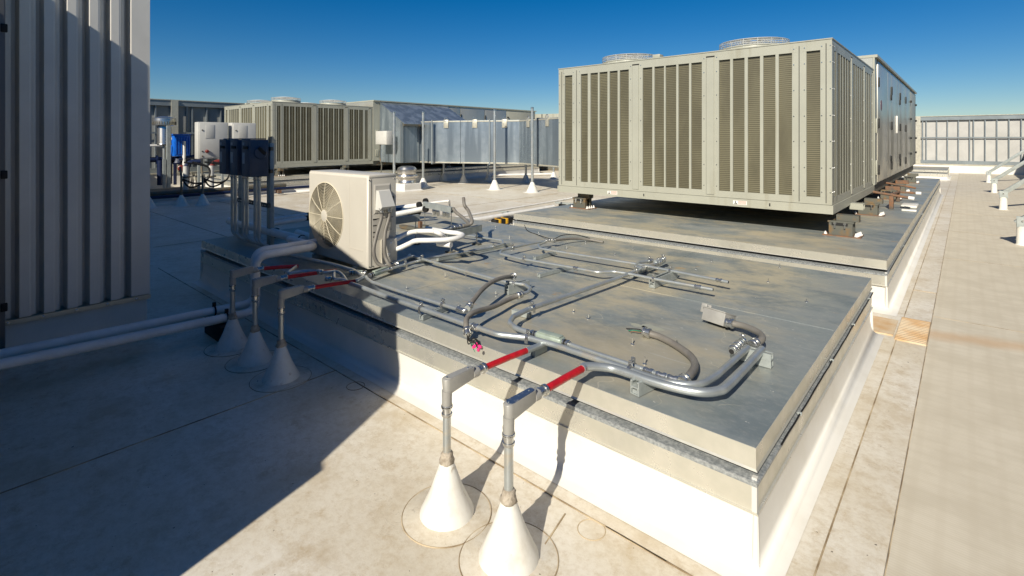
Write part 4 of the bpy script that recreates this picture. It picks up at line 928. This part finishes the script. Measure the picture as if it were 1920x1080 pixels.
# insulated run, navy put in for its blue shade, & low bits beyond the unit
t = thing('insulated_pipe', 'thick insulated pipe end beside the back of the ivory unit', 'pipe', tuple(at(750, 398, .6)))
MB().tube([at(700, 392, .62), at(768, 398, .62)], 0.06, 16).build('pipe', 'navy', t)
MB().tube([at(769, 398, .62), at(786, 398, .60)], 0.045, 12).build('end', 'black', t)
t = thing('dark_rail', 'dark low rail lying on the shaded curb behind the ivory unit', 'strut rail', tuple(at(765, 424, .52)))
MB().obox((at(752, 424, .53)+at(812, 434, .53))/2, (at(812, 434, .53)-at(752, 424, .53))/2, (0, 0.03, 0), (0, 0, 0.02)).build('channel', 'isol', t)
MB().box(*(lambda p: (p.x-0.02, p.x+0.02, p.y-0.02, p.y+0.02))(at(788, 434, .5)), 0.5, 0.63).build('post', 'rust', t)
# two loose conduits from a coupling on the near rack, curving upwards
t = thing('hose_pair', 'two grey hose ends sticking up from couplings behind the refrigerant lines', 'flexible conduit', tuple(at(880, 420, .72)))
MB().tube(smooth_path([at(868, 423.5, .74), at(880, 421, .745), at(885, 414, .78), at(878, 395, .86), at(871, 385, .92), at(869, 371, 1.0)], 6), 0.020, 12).build('upright_hose', 'flex', t)
MB().tube(smooth_path([at(868, 424.5, .73), at(879, 420, .74), at(868, 408, .78), at(856, 399, .82), at(850, 391, .86)], 6), 0.020, 12).build('leaning_hose', 'flex', t)
for (a, b) in ((848, 427), (858, 425.5), (866, 424)): coupling(at(a, b, .735), at(868, 423.5, .735)-at(848, 427, .735), t, 0.022, L=0.07)
MB().tube([at(818, 434, .73), at(848, 427, .735)], 0.016, 10).build('pipe', 'conduit', t)

# ------------------------------------------------------------------ navy switches on their rack
RX0, RX1, RY = -6.70, -5.88, 2.50
t = thing('switch_rack', 'dark strut frame holding the three navy switches', 'rack', ((RX0+RX1)/2, RY, 0.5))
for x in (RX0, RX1): MB().box(x-0.045, x+0.045, RY, RY+0.045, 0.502, 1.66, 0.002).build('post', 'strut', t)
for z in (1.35, 1.60): MB().box(RX0-0.10, RX1+0.13, RY-0.030, RY-0.001, z-0.02, z+0.02).build('rail', 'isol', t)
rl = MB().box(RX0-0.12, RX1+0.06, RY-0.030, RY-0.001, 0.94, 0.985); rl.build('rail', 'isol', t)
hm = MB()
for k in range(15): hm.box(RX0-0.08+k*0.062, RX0-0.045+k*0.062, RY-0.0315, RY-0.0302, 0.955, 0.970)
hm.build('slot', 'fitting', t)
labs = ['navy disconnect switch farthest left on the rack', 'navy disconnect switch in the middle of the three', 'navy disconnect switch on the right of the three, round handle plate showing']
for k in range(3):
    x = -6.49+k*0.33
    s = thing('disconnect_switch', labs[k], 'switch', (x, 2.35, 1.29), 'navy disconnect switches')
    MB().box(x-0.10, x+0.10, 2.25, 2.44, 1.30, 1.70, 0.008).build('body', 'navy', s)
    MB().box(x-0.106, x+0.106, 2.235, 2.249, 1.30, 1.705, 0.005).build('cover', 'navy', s)
    MB().box(x-0.08, x+0.08, 2.27, 2.42, 1.702, 1.715, 0.003).build('top_plate', 'navy', s)
    MB().box(x-0.085, x-0.02, 2.2325, 2.2345, 1.44, 1.56).build('label', 'label', s)
    MB().box(x-0.08, x-0.03, 2.2325, 2.2345, 1.64, 1.67).build('label', 'label', s)
    MB().lathe((x+0.101, 2.35, 1.56), [(0.066, 0), (0.070, 0.006), (0.062, 0.014)], 24, (1, 0, 0)).build('handle_plate', 'navy', s)
    MB().obox((x+0.12, 2.36, 1.58), (0.008, 0, 0), (0, 0.012, 0.012), (0, -0.035, 0.035), 0.004).build('lever', 'black', s)
    MB().box(x-0.02, x+0.08, 2.215, 2.232, 1.60, 1.63, 0.005).build('latch', 'black', s)
    for j, dx in enumerate((-0.055, 0.045)):
        c = thing('switch_conduit', ('left' if j == 0 else 'right')+' bare conduit dropping below the '+('left', 'middle', 'right')[k]+' navy switch', 'conduit', (x+dx, 2.33, 0.55), 'conduits below the navy switches')
        MB().tube(fillet([(x+dx, 2.36, 1.30), (x+dx, 2.36, 0.60), (x+dx+0.07, 2.40, 0.545), (x+dx+0.5+0.1*j, 2.42, 0.53)], 0.09), 0.0185, 12).build('pipe', 'conduit', c)
        coupling((x+dx, 2.36, 1.275), (0, 0, 1), c, 0.019, L=0.045)

# ------------------------------------------------------------------ white insulated pipes on the left
t = thing('insulated_pipes', 'pair of white insulated pipes on the shaded roof rising over the curb', 'pipe', (-4.8, 1.5, 0))
MB().tube(fillet([(-4.90, -1.2, 0.28), (-4.90, 1.96, 0.20), (-4.90, 1.96, 0.67), (-4.90, 2.62, 0.67), (-5.6, 2.70, 0.66)], 0.10, 8), 0.036, 20).build('inner_pipe', 'white', t)
MB().tube(fillet([(-4.73, -1.2, 0.28), (-4.73, 1.90, 0.17), (-4.73, 1.90, 0.66), (-4.73, 2.47, 0.66), (-5.30, 2.47, 0.66)], 0.10, 8), 0.036, 20).build('outer_pipe', 'white', t)
for (x, y, z) in ((-4.90, 1.62, 0.215), (-4.73, 1.66, 0.185)):
    c = MB().ring((x, y, z), 0.040, 0.007, (0, 1, 0), 24); c.box(x-0.012, x+0.012, y-0.012, y+0.012, z+0.035, z+0.068); c.build('clamp', 'black', t)
MB().box(-5.02, -4.62, 1.58, 1.70, 0.0, 0.14, 0.006).build('support_block', 'black', t)
t = thing('insulated_pipe', 'white insulated pipe crossing behind the navy switch rack', 'pipe', (-6, 2.8, 0.6))
MB().tube([at(430, 414, .66), at(570, 451, .66)], 0.045, 18).build('pipe', 'white', t)
MB().ring(at(566, 450, .66), 0.046, 0.008, (-1, 0.0, 0), 20).build('clamp', 'black', t)
MB().box(-6.4, -6.32, 2.72, 2.82, 0.501, 0.61).build('support_block', 'black', t)
for k, (a, b) in enumerate((((505, 413), (578, 403)), ((510, 420), (574, 409)))):
    t = thing('insulated_pipe', ('upper', 'lower')[k]+' capped blue-shaded pipe stub behind the rack, left of the ivory unit', 'pipe', tuple(at(*a, .55)))
    MB().tube([at(*a, .56), at(*b, .56)], 0.035, 14).build('pipe', 'white', t); MB().lathe(at(*b, .56), [(0.038, -0.03), (0.038, 0.03)], 14, (-0.05, 1, 0)).build('clamp', 'black', t)

# ------------------------------------------------------------------ long white pipes across the rear roof
t = thing('insulated_pipes', 'two long white pipes on the sunlit floor running to the huge unit', 'pipe', (-7.6, 9, 0))
MB().tube([(-7.25, 4.2, 0.20), (-7.55, 11.0, 0.20)], 0.022, 12).build('thin_pipe', 'white', t)
MB().tube([(-6.98, 5.0, 0.16), (-7.05, 9.4, 0.16)], 0.05, 16).build('thick_pipe', 'white', t)
for y in (6.2, 8.3, 10.4):
    MB().box(-7.75, -6.9, y-0.02, y+0.02, 0.10, 0.14).build('strut', 'strut', t)
    MB().box(-7.6, -7.45, y-0.06, y+0.06, 0.0, 0.10).build('block', 'black', t)
t = thing('rubber_block', 'yellow-banded black rubber support block on the floor by the long curb', 'support block', tuple(at(945, 416, 0.0)))
c = at(944, 414, .08)
q = MB(); q.obox(c, (0.02, 0.27, 0), (0.07, 0, 0), (0, 0, 0.05), 0.01); q.build('block', 'black', t)
for f in (-0.6, 0.1): MB().obox(c+Vector((0.02, 0.27, 0))*f, (0.002, 0.035, 0), (0.0725, 0, 0), (0, 0, 0.0525), 0.006).build('band', 'yellow', t)

# ------------------------------------------------------------------ distant ductwork
dt = thing('supply_duct', 'long galvanised sheet-metal duct in the distance between the two units', 'duct', (-12, 13, 0.8))
path = [Vector((-16.9, 12.2, 0)), Vector((-14.8, 12.25, 0)), Vector((-11.8, 13.74, 0)), Vector((-9.47, 12.85, 0)), Vector((-5.3, 14.0, 0))]
sec = []
for a, b in zip(path, path[1:]):
    n = max(1, round((b-a).length/1.25))
    for k in range(n): sec.append((a.lerp(b, k/n), a.lerp(b, (k+1)/n)))
for i, (a, b) in enumerate(sec):
    d = (b-a); L = d.length; d.normalize(); n = Vector((-d.y, d.x, 0)); c = (a+b)/2+n*0.5+Vector((0, 0, 1.615))
    MB().obox(c, d*(L/2-0.004+0.0), n*0.5, (0, 0, 0.785), 0.006).build('duct_section', 'duct', dt, smooth=False)
    for zz in (0.865, 2.37): MB().obox((a+b)/2-n*0.004+Vector((0, 0, zz)), d*(L/2-0.01), n*0.008, (0, 0, 0.022)).build('joint_tape', 'galv', dt, smooth=False)
    if i % 2 == 0: MB().obox(a+n*0.5+Vector((0, 0, 1.615)), d*0.022, n*0.53, (0, 0, 0.815)).build('flange', 'stud', dt, smooth=False)
    if i > 1:
        e = a.lerp(b, 0.5)-n*0.02+Vector((0, 0, 2.28)); MB().obox(e, d*0.09, n*0.012, (0, 0, 0.15), 0.004).build('hanger_plate', 'galv', dt)
        MB().ring(e+Vector((0, 0, 0.16)), 0.07, 0.014, n, 20).build('hanger_ring', 'fitting', dt)
t = thing('intake_plenum', 'galvanised plenum with sloping canopy roof on the side of the distant unit', 'plenum', (-16.2, 12.3, 0.8))
x0, x1, y0, y1 = -16.86, -15.5, 11.38, 13.6
MB().extrude([(x0, y0, 0.85), (x1, y0, 0.85), (x1, y0, 2.36), (x0, y0, 3.10)], (0, y1-y0, 0)).build('body', 'duct', t, smooth=False)
d = Vector((x1+0.25-x0, 0, 2.25-3.12)); MB().extrude([Vector((x0, y0-0.05, 3.13)), Vector((x0, y0-0.05, 3.13))+d, Vector((x0, y0-0.05, 3.16))+d, Vector((x0, y0-0.05, 3.16))], (0, y1-y0+1.2, 0)).build('canopy', 'duct', t, smooth=False)
MB().box(x1+0.22, x1+0.30, y0-0.1, y1+1.2, 2.20, 2.27).build('gutter', 'isol', t, smooth=False)
for y in (y0+0.02, y0+0.75, y0+1.5): MB().box(x1+0.001, x1+0.03, y, y+0.05, 0.86, 2.34).build('rib', 'stud', t, smooth=False)
MB().box(x0+0.02, x0+0.07, y0-0.03, y0-0.001, 0.86, 3.0).build('rib', 'stud', t, smooth=False); MB().box(x1-0.06, x1-0.01, y0-0.03, y0-0.001, 0.86, 2.3).build('rib', 'stud', t, smooth=False)
t = thing('control_box', 'pale square control box on a post in front of the distant plenum', 'box', (-15.9, 10.9, 1.3))
MB().box(-16.35, -15.65, 10.85, 11.1, 1.52, 2.02, 0.01).build('body', 'cabinet', t); MB().box(-16.33, -15.67, 10.835, 10.848, 1.54, 2.0, 0.004).build('door', 'cabinet', t)
MB().tube(smooth_path([(-16.2, 10.95, 1.52), (-16.15, 10.9, 1.1), (-15.9, 10.8, 0.75), (-15.8, 10.7, 0.5)], 5), 0.02, 8).build('cable', 'isol', t)
t = thing('panelled_unit', 'row of olive-grey equipment panels showing above the distant duct', 'air handler', (-13, 22, 0))
MB().extrude([(-20.3, 21.5, 0.002), (-9.0, 25.4, 0.002), (-9.2, 25.9, 0.002), (-20.5, 22.0, 0.002)], (0, 0, 0.47)).build('base', 'isol', t, smooth=False)
pz = [(-20.5, 21.6), (-17.6, 22.6), (-14.7, 23.6), (-11.8, 24.6), (-8.9, 25.6)]
for i in range(4):
    a, b = Vector((*pz[i], 1.8)), Vector((*pz[i+1], 1.8)); d = (b-a)/2
    MB().obox((a+b)/2, d*0.985, Vector((-d.y, d.x, 0)).normalized()*0.4, (0, 0, 1.32-0.0*i)).build('panel', 'beige', t, smooth=False)

# posts on white cones (bare vertical pipes)
def post(x, y, top, label, r=0.045, cone=0.2, ch=0.33, m='conduit', name='support_post', group='slim posts in white cones by the duct'):
    t = thing(name, label, 'post', (x, y, 0), group)
    MB().tube([(x, y, ch-0.03), (x, y, top)], r, 12).build('pipe', m, t)
    MB().lathe((x, y, 0), [(cone*1.5, 0), (cone*1.5, 0.006), (cone, 0.012), (cone*0.95, 0.03), (r*1.4, ch-0.02), (r*1.15, ch)], 24).build('boot', 'boot', t, ang=60)
    MB().lathe((x, y, top), [(r*1.15, -0.03), (r*1.15, 0.01), (r*0.4, 0.02)], 12).build('cap', 'fitting', t)
    return t
for (px, py, tp, lab) in ((793.5, 351, 2.70, 'slim post in a white cone right of the spun exhaust fan'), (927.5, 355.5, 2.72, 'slim tall post in a white cone before the middle of the duct'),
                          (998, 360.5, 2.74, 'slim post in a white cone nearest the huge unit'), (739, 356, 2.65, 'slim post rising behind the ivory unit in line with its edge')):
    x, y = at(px, py, 0).xy; post(x, y, tp, lab)
for i, (px, py) in enumerate(((831.7, 339), (869, 343), (915, 340), (986, 341), (1038, 335))):
    x, y = at(px, py, 0).xy
    post(x, y, 0.82, ('first', 'second', 'third', 'fourth', 'fifth')[i]+' short leg from the left under the distant duct', r=0.045, cone=0.17, ch=0.30, name='duct_leg', group='short legs under the duct')
x, y = at(789, 351, 0).xy; post(x-0.6, y-0.1, 0.35, 'short capped white cone beside the spun exhaust fan', r=0.03, cone=0.14, ch=0.28)
# rooftop bits in the duct's shade
for i, (px, py, l) in enumerate(((890, 346, 'long low pipe crossing under the distant duct'),)):
    t = thing('floor_pipe', l, 'pipe', tuple(at(px, py, 0)))
    MB().tube([at(800, 331, .08), at(1040, 326, .08)], 0.05, 10).build('pipe', 'white', t)
    for a in (830, 900, 980): p_ = at(a, 331-(a-800)*.02, .0); MB().box(p_.x-0.1, p_.x+0.1, p_.y-0.1, p_.y+0.1, 0.0, 0.03).build('sleeper', 'rust', t)

# mushroom exhaust fan
x, y = at(763, 357, 0).xy
t = thing('exhaust_fan', 'spun aluminium mushroom exhaust fan on a white square curb behind the ivory unit', 'exhaust fan', (x, y, 0))
MB().loft_rect((x-0.33, x+0.33, y-0.33, y+0.33), [(0.06, 0.002), (0.0, 0.05), (0, 0.24), (-0.02, 0.25)], top=True).build('curb', 'curbwhite', t, smooth=False)
MB().lathe((x, y, 0.25), [(0.30, 0), (0.30, 0.03), (0.27, 0.10), (0.28, 0.15), (0.36, 0.19), (0.375, 0.24), (0.36, 0.28), (0.30, 0.30), (0.315, 0.31), (0.325, 0.36), (0.32, 0.46), (0.28, 0.53), (0.18, 0.565), (0.02, 0.575)], 36).build('housing', 'steel', t, ang=25)

# ------------------------------------------------------------------ pump station on the far left
t = thing('equipment_pad', 'low white platform under the blue pump and pale cabinets', 'platform', (-17, 5, 0))
MB().box(-19.2, -16.0, 2.2, 6.0, 0, 0.14).box(-15.9, -15.55, 2.6, 6.0, 0, 0.07).build('slab', 'curbwhite', t, smooth=False)
MB().box(-19.15, -16.05, 2.25, 5.95, 0.141, 0.15).build('deck', 'isol', t, smooth=False)
def cabinet(y0, y1, label):
    x1 = -16.7; t = thing('electrical_cabinet', label, 'cabinet', (x1-0.2, (y0+y1)/2, 0.15), 'pale electrical cabinets')
    MB().box(x1-0.32, x1, y0, y1, 1.14, 2.22, 0.01).build('body', 'cabinet', t)
    d = MB().box(x1+0.001, x1+0.02, y0+0.03, y1-0.02, 1.17, 2.19, 0.004).build('door', 'cabinet', t)
    MB().box(x1+0.021, x1+0.027, y0+0.18, y0+0.42, 1.74, 2.14, 0.002).build('hatch', 'cabinet', d)
    MB().lathe((x1+0.021, y0+0.22, 1.36), [(0.05, 0), (0.05, 0.03), (0.03, 0.06)], 16, (1, 0, 0)).build('switch_knob', 'redknob', d)
    for (yy, zz) in ((y0+0.10, 1.98), (y0+0.10, 1.36), (y0+0.10, 1.22)): MB().lathe((x1+0.021, yy, zz), [(0.022, 0), (0.022, 0.01)], 10, (1, 0, 0)).build('screw', 'isol', d)
    for yy in (y0+0.08, y1-0.08): MB().box(x1-0.25, x1-0.18, yy-0.03, yy+0.03, 0.15, 1.139).build('leg', 'strut', t)
cabinet(5.10, 5.90, 'left one of two pale electrical cabinets, with a red knob, left of the navy switches')
cabinet(6.02, 6.72, 'right one of two pale electrical cabinets, partly behind the navy switches')
# exhaust flue
x, y = at(308, 350, .14).xy
t = thing('flue_cap', 'silver drum-shaped flue cap on a wide pipe, leftmost of the far equipment', 'flue', (x, y, 0.15))
MB().lathe((x, y, 1.50), [(0.05, 0), (0.20, 0.02), (0.21, 0.05), (0.20, 0.08), (0.20, 0.62), (0.18, 0.68)], 24).build('stack', 'steel', t)
MB().lathe((x, y, 2.16), [(0.20, 0), (0.33, 0.02), (0.335, 0.20), (0.33, 0.22), (0.33, 0.25), (0.16, 0.31), (0.02, 0.32)], 32).build('cap', 'steel', t, ang=25)
MB().tube([(x, y, 0.15), (x, y, 1.5)], 0.05, 12).build('pipe', 'conduit', t)
pm = MB()
for k in range(28): a = 2*PI*k/28; pm.obox((x+0.336*math.cos(a), y+0.336*math.sin(a), 2.25), (0.004*math.cos(a), 0.004*math.sin(a), 0), (-0.012*math.sin(a), 0.012*math.cos(a), 0), (0, 0, 0.05))
pm.build('perforation', 'isol', t)
# blue pump
px_, py_ = at(340, 345, .14).xy
t = thing('pump', 'bright blue pump housing with pipes on the far platform', 'pump', (px_, py_, 0.15))
MB().box(px_-0.30, px_+0.30, py_-0.30, py_+0.20, 1.12, 1.86, 0.03).build('body', 'blue', t)
MB().box(px_-0.34, px_+0.32, py_-0.34, py_+0.22, 1.86, 1.90, 0.01).build('top_flange', 'blue', t)
q = MB()
for k in range(6): q.box(px_+0.301, px_+0.33, py_-0.26+k*0.08, py_-0.23+k*0.08, 1.2, 1.8)
q.build('fins', 'blue', t)
MB().box(px_-0.25, px_+0.05, py_-0.302, py_-0.3, 1.70, 1.78).build('label', 'paper', t)
MB().lathe((px_, py_-0.05, 0.85), [(0.22, 0), (0.25, 0.05), (0.2, 0.15), (0.12, 0.27)], 20).build('volute', 'dkblue', t)
MB().tube(smooth_path([(px_+0.25, py_-0.15, 1.0), (px_+0.3, py_+0.4, 1.12), (px_+0.28, py_+0.8, 1.1)], 5), 0.07, 12).build('outlet_pipe', 'dkblue', t)
MB().box(px_-0.3, px_-0.22, py_-0.3, py_-0.22, 0.15, 1.12).box(px_+0.22, px_+0.3, py_-0.3, py_-0.22, 0.15, 0.86).box(px_+0.2, px_+0.28, py_+0.1, py_+0.18, 0.15, 1.12).build('leg', 'dkblue', t)
t = thing('header_pipes', 'dark blue header pipes with flanges left of the pump', 'pipe', (px_-0.5, py_-1.2, 0.15))
q = MB().tube([(px_, py_-0.05, 1.02), (px_-0.1, py_-2.2, 1.02)], 0.09, 14).tube([(px_+0.1, py_-0.65, 0.15), (px_+0.1, py_-0.65, 1.0)], 0.10, 14).tube([(px_-0.05, py_-1.1, 0.15), (px_-0.05, py_-1.1, 1.0)], 0.06, 12)
q.build('pipe', 'dkblue', t)
q = MB()
for k in range(5): q.lathe((px_-0.02*k, py_-0.35-0.38*k, 1.02), [(0.15, -0.02), (0.15, 0.02)], 18, (0.05, 1, 0))
q.build('flange', 'dkblue', t)
MB().tube([(px_+0.15, py_-2.2, 1.50), (px_+0.15, py_-0.4, 1.50)], 0.04, 10).tube([(px_+0.3, py_+0.0, 1.65), (px_+0.3, py_+0.0, 0.2)], 0.05, 10).build('branch_pipe', 'white', t)
MB().lathe((px_+0.35, py_-0.1, 0.72), [(0.02, 0), (0.11, 0.02), (0.11, 0.12), (0.05, 0.16)], 14, (1, -0.3, 0)).build('valve_wheel', 'redknob', t)
# open strut frame round the pump
t = thing('pipe_stand', 'open galvanised strut frame round the blue pump', 'frame', (-16.2, 4, 0.14))
x, y = at(316, 352, .14).xy
MB().box(x-0.05, x+0.05, y-0.05, y+0.05, 0.14, 2.16).build('post', 'strut', t); MB().box(x-0.02, x+0.02, y+0.05, 5.05, 2.10, 2.15).build('rail', 'strut', t); MB().box(x-0.02, x+0.02, y+0.05, 5.05, 1.08, 1.12).build('rail', 'strut', t)
MB().box(x-0.04, x+0.04, 4.9, 4.98, 0.14, 1.08).build('post', 'strut', t)
# looping cables in small cones
for k, (a, b, lab) in enumerate(((340, 386, 'small white cone with a dark upright cable below the blue pump'), (380, 384, 'small white cone with a looping black cable below the pale cabinets'))):
    x, y = at(a, b, 0).xy
    t = thing('cable_riser', lab, 'cable riser', (x, y, 0), 'small cable risers in white cones')
    MB().lathe((x, y, 0), [(0.19, 0), (0.16, 0.02), (0.155, 0.035), (0.04, 0.26), (0.03, 0.28)], 24).build('boot', 'boot', t, ang=60)
    MB().tube([(x, y, 0.26), (x, y, 0.75), (x-0.1, y, 1.0)], 0.028, 8).build('pipe', 'isol', t)
    for j in range(2):
        MB().tube(smooth_path([(x, y, 0.7), (x-0.1, y+0.25+0.1*j, 0.45+0.1*j), (x-0.3, y+0.7, 0.62), (x-0.4, y+0.75, 0.95), (x-0.5, y+0.4-0.2*j, 1.1)], 7), 0.022, 8).build('cable', 'black', t)
x, y = at(281, 391, 0).xy
t = thing('cable_riser', 'small white cone half hidden by the edge of the ribbed wall', 'cable riser', (x-0.1, y, 0), 'small cable risers in white cones')
MB().lathe((x-0.1, y, 0), [(0.19, 0), (0.16, 0.02), (0.155, 0.035), (0.04, 0.26), (0.03, 0.28)], 24).build('boot', 'boot', t, ang=60)
MB().tube([(x-0.1, y, 0.26), (x-0.1, y, 1.0)], 0.028, 8).build('pipe', 'isol', t)
for k, (x_, z_, r_, lab) in enumerate(((-15.75, 0.20, 0.045, 'dark low pipe nearest the small cable cones'), (-16.15, 0.26, 0.06, 'thicker dark low pipe behind the small cable cones'))):
    t = thing('floor_pipe', lab, 'pipe', (x_, 4.5, 0), 'low pipes along the pump platform')
    MB().tube([(x_, 2.4, z_), (x_, 8.6-1.2*k, z_)], r_, 10).build('pipe', 'isol' if k else 'dkblue', t)
    for y_ in (3.0, 4.4, 5.8, 7.0): MB().box(x_-0.09, x_+0.09, y_-0.05, y_+0.05, 0.151 if k else 0.071, z_-r_*0.8).build('sleeper', 'rust', t)
for k, (x_, y_, lab) in enumerate(((-16.6, 4.75, 'white upright pipe with flange between pump and left cabinet'), (-16.4, 5.35, 'white upright pipe below the left pale cabinet'))):
    t = thing('standpipe', lab, 'pipe', (x_, y_, 0.15), 'white standpipes by the pump')
    MB().tube([(x_, y_, 0.15), (x_, y_, 0.95)], 0.07, 12).build('pipe', 'cabinet', t)
    MB().lathe((x_, y_, 0.62), [(0.12, 0), (0.12, 0.04)], 16).build('flange', 'isol', t)
    MB().tube(smooth_path([(x_, y_, 0.93), (x_+0.02, y_+0.1, 1.05), (x_+0.1, y_+0.35, 1.08)], 4), 0.06, 10).build('elbow', 'redknob' if k else 'dkblue', t)
# dark tank and clutter behind the pump
t = thing('brown_tank', 'small brown box-shaped tank low behind the flue', 'tank', (-17.4, 3.2, 0.15))
MB().box(-17.9, -17.0, 2.6, 3.6, 0.3, 0.95, 0.06).build('body', 'rust', t); MB().box(-17.8, -17.7, 2.7, 3.5, 0.151, 0.3).box(-17.2, -17.1, 2.7, 3.5, 0.151, 0.3).build('skid', 'isol', t)
